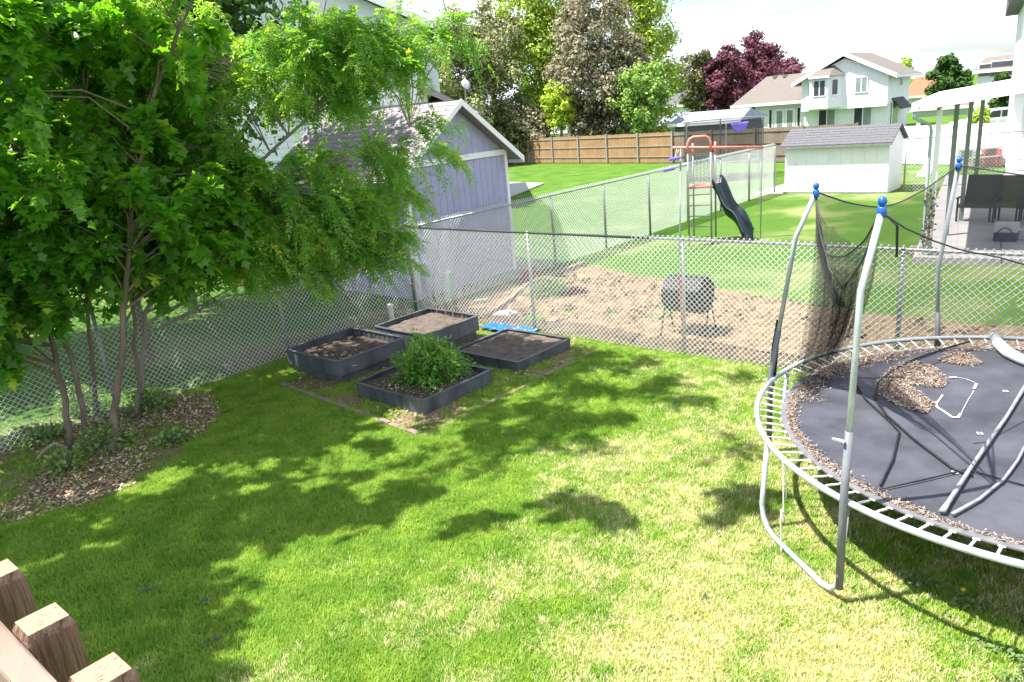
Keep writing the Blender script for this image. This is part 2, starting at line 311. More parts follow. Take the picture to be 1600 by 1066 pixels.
def scatter(name, surf, tuft, seed, smin, smax, label, cat, densmul=1.):
    ng = bpy.data.node_groups.new(name, 'GeometryNodeTree'); ng.interface.new_socket('Geometry', in_out='INPUT', socket_type='NodeSocketGeometry'); ng.interface.new_socket('Geometry', in_out='OUTPUT', socket_type='NodeSocketGeometry')
    N = ng.nodes.new; K = ng.links.new; go = N('NodeGroupOutput')
    si = N('GeometryNodeObjectInfo'); si.inputs['Object'].default_value = surf
    dp = N('GeometryNodeDistributePointsOnFaces'); dp.inputs['Seed'].default_value = seed
    na = N('GeometryNodeInputNamedAttribute'); na.data_type = 'FLOAT'; na.inputs[0].default_value = 'dens'
    mu = N('ShaderNodeMath'); mu.operation = 'MULTIPLY'; mu.inputs[1].default_value = densmul; K(na.outputs[0], mu.inputs[0])
    K(si.outputs['Geometry'], dp.inputs['Mesh']); K(mu.outputs[0], dp.inputs['Density'])
    nd = N('GeometryNodeInputNamedAttribute'); nd.data_type = 'FLOAT'; nd.inputs[0].default_value = 'dry'
    st = N('GeometryNodeStoreNamedAttribute'); st.data_type = 'FLOAT'; st.domain = 'POINT'; st.inputs['Name'].default_value = 'dryness'
    K(dp.outputs['Points'], st.inputs['Geometry']); K(nd.outputs[0], st.inputs['Value'])
    ti = N('GeometryNodeObjectInfo'); ti.inputs['Object'].default_value = tuft; ti.inputs['As Instance'].default_value = True
    ip = N('GeometryNodeInstanceOnPoints'); K(st.outputs[0], ip.inputs['Points']); K(ti.outputs['Geometry'], ip.inputs['Instance'])
    rv = N('FunctionNodeRandomValue'); rv.data_type = 'FLOAT_VECTOR'; rv.inputs[0].default_value = (-.12, -.12, 0); rv.inputs[1].default_value = (.12, .12, 6.28); K(rv.outputs[0], ip.inputs['Rotation'])
    rs = N('FunctionNodeRandomValue'); rs.data_type = 'FLOAT'; rs.inputs[2].default_value = smin; rs.inputs[3].default_value = smax; K(rs.outputs[1], ip.inputs['Scale'])
    K(ip.outputs[0], go.inputs[0])
    me = bpy.data.meshes.new(name); me.from_pydata([(0, 0, 0), (.001, 0, 0), (0, .001, 0)], [], [(0, 1, 2)]); me.materials.append(m_blade)
    o = bpy.data.objects.new(name, me); COL.objects.link(o); md = o.modifiers.new('scatter', 'NODES'); md.node_group = ng
    o['kind'] = 'stuff'; tag(o, label, cat); return o
tuft = bpy.data.objects.new('grass_tuft', tuft_mesh('grass_tuft', 30, .055, .016, .046, .0055, 1.35)); COL.objects.link(tuft); tuft.location = (-40, -30, -3)
tuft['kind'] = 'stuff'; tuft['label'] = 'single tuft of short green lawn grass'; tuft['category'] = 'grass'
scatter('grass', yard, tuft, 3, .7, 1.35, 'short lawn grass, lush green by the tree and dry straw yellow beside the trampoline', 'grass')

# ------------------------------------------------------------------ chain link fences
def chain_mesh(p0, p1, h, diag=.085, r=.003, wob=.02, z0=.02, seed=0, sag=None):
    p0 = np.asarray(p0, float); p1 = np.asarray(p1, float); Ln = np.linalg.norm(p1-p0); d = (p1-p0)/Ln; nrm = np.cross(d, ZV)
    vs_ = []; fs = []; cnt = 0
    H = h-z0
    for sgn in (1, -1):
        offs = [(nrm*math.cos(t)+(d-ZV*sgn)*.7071*math.sin(t))*r for t in (.5, 2.07, 3.64, 5.21)]
        k = -int(H/diag)-2 if sgn == 1 else 0
        end = int(Ln/diag)+1 if sgn == 1 else int((Ln+H)/diag)+2
        for i in range(k, end):
            s0 = i*diag
            if sgn == 1: za, zb = max(0, -s0), min(H, Ln-s0)
            else: za, zb = max(0, s0-Ln), min(H, s0)
            if zb-za < .03: continue
            n = max(2, int((zb-za)/.35)+1)
            zz_ = np.linspace(za, zb, n); ss = s0+sgn*zz_
            w_ = (vnoise(ss, zz_, 1.3, seed)-.5)*2*wob
            pts = p0+np.outer(ss, d)+np.outer(zz_+z0, ZV)+np.outer(w_+sgn*r*.8, nrm)
            if sag is not None: pts[:, 2] -= sag(ss)*(zz_/H)
            for p in pts:
                for o_ in offs: vs_.append(p+o_)
            for a in range(n-1):
                b0 = cnt+a*4
                for j in range(4): fs.append((b0+j, b0+(j+1) % 4, b0+4+(j+1) % 4, b0+4+j))
            cnt += n*4
    return np.array(vs_), np.array(fs)
def fence(name, label, p0, p1, posts, h=1.80, railmat=None, post_r=.03, corner_r=None, rails=None, mesh_h=1.86, r=.003, diag=.085, seed=0, sag=None, group=None):
    t = thing(name, label, 'fence', p0, group)
    vv, ff = chain_mesh(p0, p1, mesh_h, diag=diag, r=r, seed=seed, sag=sag)
    o = fastmesh('chain_link', vv, 4, ff, m_wire, parent=t, kind='stuff')
    for p, rad, hh in posts:
        MB().tube([p, p+ZV*hh], rad, 10).tube([p+ZV*hh, p+ZV*(hh+.03)], [rad*1.15, rad*.5], 10).build('post', m_galv, t, smooth=True)
    for a_, b_, m_ in rails: 
        MB().tube([a_, b_], .021, 10).build('top_rail', m_, t, smooth=True)
    return t
nz3 = D1*.045
# left fence (own side) : u<0, v=0
fence('chain_link_fence', 'galvanised chain-link fence running behind the leafy tree and raised beds', L(-11, .0), L(-.02, .0),
      [(L(q, -.045), .03, 1.8) for q in (-3.05, -6.05, -9.05)], rails=[(L(-11, -.045, 1.79), L(-.05, -.045, 1.79), m_galv)], r=.0048, seed=1, group='chain-link fences round the yard')
# back fence : u=0, v>0
t = fence('chain_link_fence', 'galvanised chain-link fence across the back, from corner post to trampoline, dirt plot beyond', L(-.0, 5.3), L(.0, 14.2),
      [(L(0, 0), .042, 1.86)]+[(L(.04, q), .03, 1.8) for q in (3.16, 6.16, 9.16, 12.16)],
      rails=[(L(.04, .05, 1.80), L(.04, 5.6, 1.80), m_darkrail), (L(.04, 5.6, 1.80), L(.04, 14.2, 1.80), m_galv)], r=.0046, seed=2, group='chain-link fences round the yard')
vv, ff = chain_mesh(L(-.0, .03), L(.0, 5.3), 1.775, diag=.085, r=.0046, seed=12)
fastmesh('chain_link', vv, 4, ff, m_wire, parent=t, kind='stuff')
for k in range(5):   # tie bands on the corner post
    MB().tube([L(0, 0, .25+k*.37), L(0, 0, .28+k*.37)], .047, 10).build('tie_band', m_galv, t, smooth=True)
# divider between the two yards behind: v=0, u>0
us = [4.75, 7.05, 9.4, 11.75, 14.1, 16.4, 18.75]
fence('chain_link_fence', 'galvanised chain-link fence dividing the two yards behind, from corner post to white shed', L(.05, 0), L(18.75, 0),
      [(L(q, .045), .032, 1.8) for q in us], rails=[(L(.05, .045, 1.79), L(18.75, .045, 1.79), m_galv)], r=.0055, seed=3, group='chain-link fences round the yard')
# far chain link right of the white shed
fence('chain_link_fence', 'thin chain-link fence beyond the white shed in front of the white vinyl fence', L(18.8, 4.6), L(21.5, 10.5),
      [(L(18.8+2.7*q/3, 4.6+5.9*q/3), .03, 1.8) for q in range(4)], rails=[(L(18.8, 4.6, 1.79), L(21.5, 10.5, 1.79), m_galv)], diag=.12, r=.004, seed=4, group='chain-link fences beyond the next yard')

# ------------------------------------------------------------------ raised beds
m_bed = shade('dark_grey_resin', (.038, .044, .054), (.10, .108, .12), scale=3.5, rough=.55, bump=.15, bscale=80, stretch=(1, 1, .4))
m_soil = shade('dark_garden_soil', (.04, .028, .02), (.13, .095, .07), scale=16, rough=1, bump=1, bscale=50, detail=8, lo=.35, hi=.7)
m_soil2 = shade('dry_grey_soil', (.065, .05, .04), (.14, .11, .088), scale=9, rough=1, bump=.7, bscale=50, detail=8)
def raised_bed(label, c, su, sv, h, soilz, tiers, soilmat, tilt=0):
    c = np.asarray(c, float); c[2] = 0
    t = thing('raised_bed', label, 'raised bed', c, 'dark resin raised beds in the fenced corner')
    ca, sa = math.cos(tilt), math.sin(tilt); e1 = D1*ca+D2*sa; e2 = D2*ca-D1*sa
    def Q(a, b, z): return c+e1*a+e2*b+ZV*z
    hw, hv = su/2, sv/2
    for k in range(tiers):
        cuts = [0, h] if tiers == 1 else [0, h*.37, h]; z0, z1 = (cuts[k], cuts[k+1]-.012)
        ins = .045*(tiers-1-k)
        a_, b_ = hw-ins, hv-ins
        for (p, q) in (((-a_, -b_), (a_, -b_)), ((a_, -b_), (a_, b_)), ((a_, b_), (-a_, b_)), ((-a_, b_), (-a_, -b_))):
            P0, P1 = Q(*p, 0), Q(*q, 0); d = (P1-P0); Ln = np.linalg.norm(d); d /= Ln; nn = np.cross(d, ZV)   # outward
            m = MB(); T = .02
            ns = 22; prof = []
            # slightly bowed, vertically ribbed wall
            for i in range(ns+1):
                f = i/ns; bow = -math.sin(f*math.pi)*.018; prof.append(P0+d*(Ln*f)+nn*bow)
            for i in range(ns):
                o_ = .006 if i % 2 else 0
                m.obox(prof[i]-nn*T+ZV*z0, (prof[i+1]-prof[i]), nn*(T+o_), ZV*(z1-z0))
            m.build('wall_panel', m_bed, t)
            l = MB(); 
            for i in range(ns): l.obox(prof[i]-nn*(T+.015)+ZV*(z1-.001), (prof[i+1]-prof[i]), nn*(T+.034), ZV*.013)
            l.build('rim', m_bed, t)
        for p in ((-a_, -b_), (a_, -b_), (a_, b_), (-a_, b_)):
            MB().tube([Q(*p, z0), Q(*p, z1+.014)], .024, 8).build('corner_joint', m_bed, t)
    m = MB(); n = 26
    m.grid(lambda a, b: Q((a-.5)*(su-.045-.056*(tiers-1)*0), (b-.5)*(sv-.045), soilz+.02*math.sin(a*9+h*40)*math.sin(b*8)+.03*(float(fbm(a*su+c[0], b*sv+c[1], 6, 70))-.5)), n, n)
    m.build('soil', soilmat, t, smooth=True)
    return t, Q
def ctr(*q): return np.mean([G(*k) for k in q], axis=0)
bL, QL = raised_bed('two-tier dark bed beside the left fence, nearly empty, leaf scraps on dark soil', ctr((452, 545, .4), (548, 512, .4), (632, 530, .4), (524, 561, .4)), 1.32, 1.4, .40, .29, 2, m_soil)
cF = ctr((565, 598, .2), (758, 580, .2)); 
bF, QF = raised_bed('low dark bed nearest the lawn with the round green bush growing in it', cF, 1.34, 1.45, .22, .155, 1, m_soil)
cB = np.mean([G(586, 507, .46), G(745, 490, .46)], axis=0)
bB, QB = raised_bed('two-tier dark bed in the fence corner with dry stalks standing in it', cB, 1.27, 1.27, .43, .35, 2, m_soil2)
cR = ctr((725, 545, .15), (790, 515, .15), (882, 533, .15), (808, 568, .15))
bR, QR = raised_bed('low dark bed on the right filled almost to the rim with dry grey soil', cR, 1.3, 1.35, .17, .14, 1, m_soil2)
# ---- leaf maker
def rot_basis(n):
    """random orthonormal frames, biased: z axis near given n vectors (N,3)"""
    n = n/np.linalg.norm(n, axis=1, keepdims=True); a = rng.normal(size=n.shape); x = np.cross(a, n); x /= np.linalg.norm(x, axis=1, keepdims=True)+1e-9; y = np.cross(n, x); return x, y, n
LEAF = {}
LEAF['simple'] = (np.array([(0, 0, 0), (.5, .25, .06), (.5, .75, .02), (0, 1, -.05), (-.5, .75, .02), (-.5, .25, .06)])*[.62, 1, 1], [(0, 1, 2, 3), (0, 3, 4, 5)])
LEAF['lobed'] = (np.array([(0, 0, 0), (.34, .06, .03), (.26, .27, .03), (.56, .46, .04), (.25, .60, .01), (0, 1.05, -.1), (-.25, .60, .01), (-.56, .46, .04), (-.26, .27, .03), (-.34, .06, .03)])*[.95, 1, 1], [(0, 1, 2, 3, 4, 5), (0, 5, 6, 7, 8, 9)])
LEAF['narrow'] = (np.array([(0, 0, 0), (.5, .35, .05), (0, 1, -.08), (-.5, .35, .05)])*[.38, 1, 1], [(0, 1, 2, 3)])
def leaves(P, nrm, size, kind='simple', along=None, jitter=.35):
    T, F = LEAF[kind]; N = len(P)
    x, y, z = rot_basis(nrm)
    if along is not None:
        y = along/np.linalg.norm(along, axis=1, keepdims=True)+rng.normal(size=P.shape)*jitter; y /= np.linalg.norm(y, axis=1, keepdims=True)
        x = np.cross(y, z); x /= np.linalg.norm(x, axis=1, keepdims=True)+1e-9; z = np.cross(x, y)
    s = size[:, None, None] if hasattr(size, '__len__') else size
    Vv = P[:, None, :]+s*(T[None, :, 0:1]*x[:, None, :]+T[None, :, 1:2]*y[:, None, :]+T[None, :, 2:3]*z[:, None, :])
    k = len(T); base = (np.arange(N)*k)[:, None]
    Fi = np.concatenate([base+np.array(f)[None, :] for f in F], 0)
    return Vv.reshape(-1, 3), Fi, k
def frond_leaves(P, dirs, nper, length, lsize, kind='simple', droop=.4, spread=1.):
    """compound leaves: at each point P a rachis along dirs with paired leaflets"""
    N = len(P); dirs = dirs/np.linalg.norm(dirs, axis=1, keepdims=True)
    side = np.cross(dirs, ZV+rng.normal(size=P.shape)*.35); side /= np.linalg.norm(side, axis=1, keepdims=True)+1e-9
    up = np.cross(side, dirs)
    pts = []; al = []; nr = []
    for k in range(nper):
        f = (k//2+1)/(nper//2+1); s = 1 if k % 2 else -1
        if k == nper-1: s = 0
        q = P+dirs*length*f-ZV*droop*length*f*f
        pts.append(q); al.append(dirs*(.6 if s else 1)+side*s*spread-ZV*.25*f); nr.append(up+rng.normal(size=P.shape)*.25)
    return leaves(np.concatenate(pts), np.concatenate(nr), lsize*(.6+.75*rng.random(len(pts)*N)), kind, np.concatenate(al), .18)
# ---- bush in the front bed
m_bush = leafmat('bush_leaf', [(0, (.07, .19, .03)), (.5, (.14, .32, .05)), (1, (.30, .48, .10))], .42)
def bush(name, label, c, rx, ry, rz, n, size, mat, kind='simple', shoots=26, cat='bush', group=None):
    t = thing(name, label, cat, c, group); c = np.asarray(c, float)
    m = MB()
    for i in range(shoots):
        a = random.uniform(0, 6.28); e = random.uniform(.2, 1.4); d = np.array([math.cos(a)*math.cos(e)*rx, math.sin(a)*math.cos(e)*ry, math.sin(e)*rz])
        m.tube([c, c+d*.5+ZV*.03, c+d*.95], [.006, .004, .002], 4)
    m.build('stem', m_bark, t)
    d = rng.normal(size=(n, 3)); d /= np.linalg.norm(d, axis=1, keepdims=True); d[:, 2] = np.abs(d[:, 2])*1.1-.12
    lump = .96+.22*np.sin(d[:, 0]*7+1)*np.sin(d[:, 1]*8+2)+.1*np.sin(d[:, 2]*11+d[:, 0]*5)
    rr = (rng.random(n)**.35)*lump
    P = c+d*rr[:, None]*[rx, ry, rz]; P[:, 2] = np.maximum(P[:, 2], c[2]+.01)
    Vv, Fi, k = leaves(P, d*.6+ZV*.6+rng.normal(size=P.shape)*.4, size*(.7+.6*rng.random(n)), kind, d+rng.normal(size=P.shape)*.3-ZV*.35)
    rnd = np.clip(rng.random(n)*.7+.3*(d[:, 2])*(rr > .8), 0, 1)
    fastmesh('foliage', Vv, Fi.shape[1], Fi, mat, np.repeat(rnd, k), parent=t, kind='stuff'); return t
bp_ = G(675, 592, .15); bush('leafy_bush', 'round bright green bush growing in the low bed nearest the lawn', (bp_[0], bp_[1]+.02, .13), .54, .53, .70, 6000, .07, m_bush, 'narrow')
# mint sprout & small bits in beds
m_drystalk = shade('dry_stalk', (.33, .24, .2), (.45, .36, .31), scale=10, rough=.9)
for i, (px, py) in enumerate([(683, 493), (697, 495), (708, 497), (723, 503)]):
    p = G(px, py, .38); h = .19-.02*i; m = MB().tube([p, p+[.01, 0, h*.6], p+[-.01, .01, h]], [.006, .005, .003], 5)
    for k in range(9):
        zz_ = h*(.4+.065*k); a = k*2.1; m.tube([p+ZV*zz_, p+np.array([math.cos(a)*.02, math.sin(a)*.02, zz_+.015])], [.005, .002], 4)
    tag(m.build('dry_stalk', m_drystalk, origin=p), 'dry pinkish flower stalk in the corner bed, '+['leftmost and tallest', 'second from the left', 'third from the left', 'rightmost'][i]+' of four', 'stalk', 'dry stalks in the corner bed')
m_litter = leafmat('dead_leaf', [(0, (.16, .10, .065)), (.5, (.40, .29, .20)), (1, (.66, .53, .41))], .1, .9, .1)
def litter(name, P, size, mat, label, cat='leaves', up=1.2):
    n = len(P); nr = rng.normal(size=P.shape)*.45+ZV*up
    Vv, Fi, k = leaves(P, nr, size*(.6+.8*rng.random(n)), 'simple'); Vv[:, 2] = np.maximum(Vv[:, 2], np.repeat(P[:, 2], k)-.003)
    o = fastmesh(name, Vv, Fi.shape[1], Fi, mat, np.repeat(rng.random(n), k), kind='stuff'); tag(o, label, cat); return o
def inzone(n, P, z=.01, thr=0):
    P = np.array(P); lo = P.min(0); hi = P.max(0); q = lo+rng.random((n*3, 2))*(hi-lo); q = q[inpoly(q[:, 0], q[:, 1], P)][:n]
    return np.c_[q, np.full(len(q), z)]
q = inzone(11000, P_tree, .022); q = q[fbm(q[:, 0], q[:, 1], 1.6, 77) > .40]; litter('leaf_litter', q, .038, m_litter, 'tan and brown dead leaves strewn on the bare ground under the leafy tree')
q = inzone(2600, P_bedyard, .02); q = q[fbm(q[:, 0], q[:, 1], 1.9, 78) > .45]; litter('mulch', q, .038, m_litter, 'brown mulch chips and dead leaves round the dark raised beds', 'mulch')
qq = np.array([QL(*k)[:3] for k in np.c_[rng.normal(-.35, .12, 24), rng.normal(.1, .3, 24), np.full(24, .31)]]); litter('dead_leaves', qq, .08, m_litter, 'scraps of tan dead leaves on the soil of the bed beside the left fence')
qq = np.array([QF(*k)[:3] for k in np.c_[(rng.random((420, 2))-.5)*1.15, np.full(420, .175)]]); litter('wood_chips', qq, .028, m_litter, 'brown bark chips on the soil of the bed with the bush', 'wood chips')
# ---- paver edging round the bed yard
m_brick = shade('weathered_brick', (.20, .14, .115), (.29, .20, .17), scale=4, rough=.95, bump=.5, bscale=60)
t = thing('paver_edging', 'line of sunken brick pavers edging the bare corner in an L shape', 'edging', G(662, 683))
pb = MB().cbox((0, 0, 0), .19, .075, .06); pbo = None
corner_path = [G(440, 601), G(662, 683), G(932, 549)]
for a_, b_ in zip(corner_path[:-1], corner_path[1:]):
    d = b_-a_; Ln = np.linalg.norm(d); d /= Ln; n_ = int(Ln/.205)
    for i in range(n_):
        if pbo is None:
            pbo = pb.build('brick', m_brick, None, bevel=.006); pme = pbo.data; bpy.data.objects.remove(pbo)
        p = a_+d*(i+.5)*.205+np.array([0, 0, .0+random.uniform(-.012, .008)]); yw = random.uniform(-.08, .08)
        dd = np.array([d[0]*math.cos(yw)-d[1]*math.sin(yw), d[0]*math.sin(yw)+d[1]*math.cos(yw), 0])
        piece('brick', pme, t, frame(p, dd, np.array([-dd[1], dd[0], 0]), ZV))

# ------------------------------------------------------------------ dirt plot of the yard behind
m_stone = shade('pale_stone', (.52, .47, .38), (.40, .35, .28), scale=12, rough=.95, bump=.6, bscale=40)
def rock(name, label, p, r, hz, mat, cat='stone', group=None, seed=0):
    rs = np.random.default_rng(seed); m = MB(); n = 12
    prof = [(.75, 0), (1, .35), (.92, .8), (.5, 1)]; vs_ = []
    for q, (rr, z) in enumerate(prof):
        for j in range(n):
            a = 6.283*j/n; k = 1+.12*math.sin(a*3+seed)+.08*rs.normal(); vs_.append((p[0]+r[0]*rr*k*math.cos(a), p[1]+r[1]*rr*k*math.sin(a), p[2]+hz*z))
    m.add(vs_, [(i*n+j, i*n+(j+1) % n, (i+1)*n+(j+1) % n, (i+1)*n+j) for i in range(3) for j in range(n)]+[tuple(range(3*n, 4*n))])
    return tag(m.build(name, mat, origin=p, smooth=False), label, cat, group)
rock('stump_slice', 'pale round stepping slab behind the fence, above the blue tarp', G(786, 492), (.27, .19), .06, m_stone, seed=3)
rock('stepping_stone', 'pale yellowish stone by the lavender shed foot, beyond the corner bed', G(751, 474), (.17, .12), .09, m_stone, seed=5)
rock('flat_brick', 'small pinkish broken brick lying near the corner bed beyond the fence', G(756, 487), (.16, .06), .04, m_brick, 'brick', seed=6)
m_tarp = shade('blue_tarp', (.01, .10, .26), (.012, .13, .33), scale=8, rough=.4, bump=.6, bscale=18)
for (px, py, lab, s) in ((779, 513, 'crumpled blue tarp scrap behind the fence, left piece', .34), (818, 518, 'crumpled blue tarp scrap by the fence post, right piece', .28)):
    p = G(px, py, .03); m = MB(); m.grid(lambda a, b: p+D2*(a-.5)*2*s+D1*(b-.5)*1.1*s+ZV*(.10*float(fbm(a*3, b*3, 2, 15+s*10))-.02), 14, 10)
    tag(m.build('blue_tarp', m_tarp, origin=p), lab, 'tarp', 'blue tarp scraps behind the fence')
# clods
nC = 4200; pu = rng.random(nC)*4.2+.2; pv = rng.random(nC)**1.3*9.5+.4; kk = fbm(pu, pv, 1.7, 63) > .53; pu, pv = pu[kk], pv[kk]; q = np.array([L(a, b, .03) for a, b in zip(pu, pv)])
q = q[inpoly(q[:, 0], q[:, 1], P_dirt)]
m_clod = leafmat('soil_clod', [(0, (.11, .075, .05)), (1, (.29, .21, .15))], .0, 1, .1)
vs_ = []; fs = []; rn = []
octa = np.array([(1, 0, 0), (0, 1, 0), (-1, 0, 0), (0, -1, 0), (0, 0, 1), (0, 0, -.6)], float); of = np.array([(0, 1, 4), (1, 2, 4), (2, 3, 4), (3, 0, 4), (1, 0, 5), (2, 1, 5), (3, 2, 5), (0, 3, 5)])
for i, p in enumerate(q):
    s = .010+.055*random.random()**3.2; vs_.append(p+octa*s*rng.uniform(.6, 1.3, (6, 3))); fs.append(of+6*i)
o = fastmesh('soil_clods', np.concatenate(vs_), 3, np.concatenate(fs), m_clod, np.repeat(rng.random(len(q)), 6), kind='stuff'); tag(o, 'dry clods of dug soil scattered over the bare garden plot behind the fence', 'soil')
# timber edging
m_timber = shade('weathered_timber', (.28, .21, .15), (.20, .145, .1), scale=5, rough=.9, stretch=(1, 1, 6), bump=.4)
t = thing('timber_edging', 'curved line of pale landscape timbers bordering the dug plot below the lavender shed', 'edging', G(870, 425))
path = [G(*q) for q in [(762, 500), (795, 478), (825, 452), (860, 436), (915, 416)]]
for a_, b_ in zip(path[:-1], path[1:]):
    d = b_-a_; d /= np.linalg.norm(d); MB().obox(a_+d*.01-ZV*.02, b_-a_-d*.02, np.cross(ZV, d)*.10, ZV*.14).build('timber', m_timber, t, bevel=.008)
m_bush2 = leafmat('pale_bush_leaf', [(0, (.07, .14, .035)), (1, (.2, .3, .1))], .3)
bush('leafy_bush', 'pale green low bush behind the fence by the middle post', G(858, 462), .52, .5, .42, 2200, .07, m_bush2, 'narrow')
bush('small_bush', 'tiny yellow-green seedling weed on the dug plot', G(951, 491), .09, .08, .1, 60, .06, m_bush2, 'simple', 5, 'weed')
m_flower = leafmat('red_flower', [(0, (.22, .02, .03)), (1, (.42, .05, .09))], .2)
m_purp = leafmat('purple_leaf', [(0, (.10, .035, .05)), (1, (.2, .08, .1))], .2)
bush('flower_clump', 'clump of red flowers beside the timber edging below the lavender shed', G(828, 438), .3, .25, .26, 420, .06, m_flower, 'simple', 10, 'flowers')
bush('purple_plant', 'low purplish brown plant right of the pale bush on the dug plot', G(903, 462), .3, .25, .2, 300, .07, m_purp, 'simple', 8, 'plant')
# white pipes
m_pipe = shade('white_pvc', (.68, .67, .6), (.58, .57, .5), scale=6, rough=.5)
p = G(613, 505); m = MB().lathe([(.055, 0), (.055, .32), (.066, .325), (.066, .39), (.03, .41)], p, 14); tag(m.build('capped_pipe', m_pipe, origin=p, smooth=False), 'short capped white pipe standing behind the fence next to the corner bed', 'pipe')
m_ped = shade('green_utility_box', (.32, .42, .38), (.26, .36, .33), scale=6, rough=.5)
p = G(707, 470); t = thing('utility_pedestal', 'slim pale green utility pedestal against the lavender shed wall', 'utility box', p)
MB().cbox(p+ZV*.3, .14, .12, .6, D1, D2).build('housing', m_ped, t, bevel=.01); MB().cbox(p+ZV*.625, .16, .14, .05, D1, D2).build('cap', m_ped, t, bevel=.01)
# ------------------------------------------------------------------ compost tumbler
p = L(.95, 5.75); t = thing('compost_tumbler', 'black compost tumbler drum on thin legs behind the fence post, in the dug plot', 'compost bin', p)
m_redm = shade('red_metal', (.42, .06, .04), (.3, .05, .04), scale=8, rough=.5)
ctr_ = p+ZV*.72; m = MB(); n = 8
def ringp(s, r): return [ctr_+D2*s+(D1*math.cos(6.283*(j+.5)/n)+ZV*math.sin(6.283*(j+.5)/n))*r for j in range(n)]
rg = [ringp(-.36, .25), ringp(-.33, .31), ringp(-.02, .31), ringp(0, .285), ringp(.02, .31), ringp(.33, .31), ringp(.36, .25)]
m.add([q for r_ in rg for q in r_], [(i*n+j, i*n+(j+1) % n, (i+1)*n+(j+1) % n, (i+1)*n+j) for i in range(6) for j in range(n)]+[tuple(range(n)), tuple(range(6*n, 7*n))]); m.build('drum', m_black, t)
for s in (-.36, .36):
    for e in (-.22, .22): MB().tube([ctr_+D2*(s*1.08), p+D2*(s*1.12)+D1*e], .013, 6).build('leg', m_black, t)
MB().cbox(ctr_+D2*.1-D1*.315+ZV*0, .22, .02, .24, D2, D1).build('door', m_black, t)
q = p+D2*.05-D1*.38
tag(MB().tube([q+ZV*1.1, q+D2*.06+ZV*.5-D1*.05, q+D2*.12-D1*.1], .015, 6).build('garden_tool', m_redm, origin=q), 'red handled garden tool leaning against the black tumbler', 'tool')

# ------------------------------------------------------------------ lavender shed
def shed_lavender():
    H = 2.93; W_ = 3.36; dep = 4.6; ov = .30; rise = 1.2
    o0 = L(.82, -.82)
    t = thing('garden_shed', 'lavender grey shed with white trim and gable facing the dug plot', 'shed', o0)
    def S(a, b, z): return o0+D1*a-D2*b+ZV*z     # a along the gable wall, b away from the plot
    # core walls (gable pentagons + sides)
    g = MB().poly([S(0, .02, 0), S(W_, .02, 0), S(W_, .02, H), S(W_/2, .02, H+rise*.97), S(0, .02, H)], -D2*(dep-.04)); g.build('wall', m_lav, t)
    bw = .2
    n = int(W_/bw)
    for i in range(n+1):
        a0 = i*bw+.004; a1 = min(W_, (i+1)*bw)-.004
        if a1-a0 < .02: continue
        MB().obox(S(a0, .018, .02), D1*(a1-a0), D2*.016, ZV*(H-.1)).build('siding_board', m_lav, t)
        za = H+.07; zt = lambda a: H+rise*(1-abs(a-W_/2)/(W_/2))-.1
        if min(zt(a0), zt(a1)) > za+.05:
            MB().poly([S(a0, .018, za), S(a1, .018, za), S(a1, .018, zt(a1)), S(a0, .018, zt(a0))], D2*.016).build('siding_board', m_lav, t)
    for i in range(int(dep/bw)):
        MB().obox(S(.0, i*bw+.004, .02), -D2*(bw-.008), -D1*.016, ZV*(H-.05)).build('siding_board', m_lav, t)
    MB().obox(S(0, .0, H-.06), D1*W_, D2*.03, ZV*.13).build('trim_board', m_white, t)
    for a in (0, W_-.09): MB().obox(S(a, .0, 0), D1*.09, D2*.035, ZV*(H-.06)).build('corner_board', m_white, t)
    MB().obox(S(-.035, .0, 0), -D2*.09, D1*.035, ZV*(H-.06)).build('corner_board', m_white, t)
    # roof: two slabs of shingle courses
    sl_ = rise/(W_/2); T = .06
    for s in (0, 1):
        e = lambda x: (x if s == 0 else W_-x)
        k = 14; x0 = -ov; x1 = W_/2; xs_ = np.linspace(x0, x1, k+1)
        base = MB(); rf = None
        pz = lambda x: H+sl_*x
        base.poly([S(e(x0), -ov, pz(x0)), S(e(x1), -ov, pz(x1)), S(e(x1), -ov, pz(x1)+T), S(e(x0), -ov, pz(x0)+T)], -D2*(dep+2*ov))
        rf = base.build('roof', m_shingle_l, t)
        for i in range(k):
            a_, b_ = xs_[i]-.01, xs_[i+1]+.015; m = MB()
            lift0, lift1 = T+.018, T+.004
            m.poly([S(e(a_), -ov-.01, pz(a_)+T), S(e(b_), -ov-.01, pz(b_)+lift1), S(e(a_), -ov-.01, pz(a_)+lift0)], -D2*(dep+2*ov+.02)); m.build('shingle_course', m_shingle_l, rf)
        MB().poly([S(e(x0), -ov-.03, pz(x0)-.06), S(e(x1), -ov-.03, pz(x1)-.06), S(e(x1), -ov-.03, pz(x1)+T+.02), S(e(x0), -ov-.03, pz(x0)+T+.02)], -D2*.028).build('rake_board', m_white, t)
        MB().obox(S(e(x0)+(-.03 if s == 0 else .002), -ov, pz(x0)-.08), -D2*(dep+2*ov), D1*.028, ZV*.13).build('fascia', m_white, t)
    return t
shed_lavender()
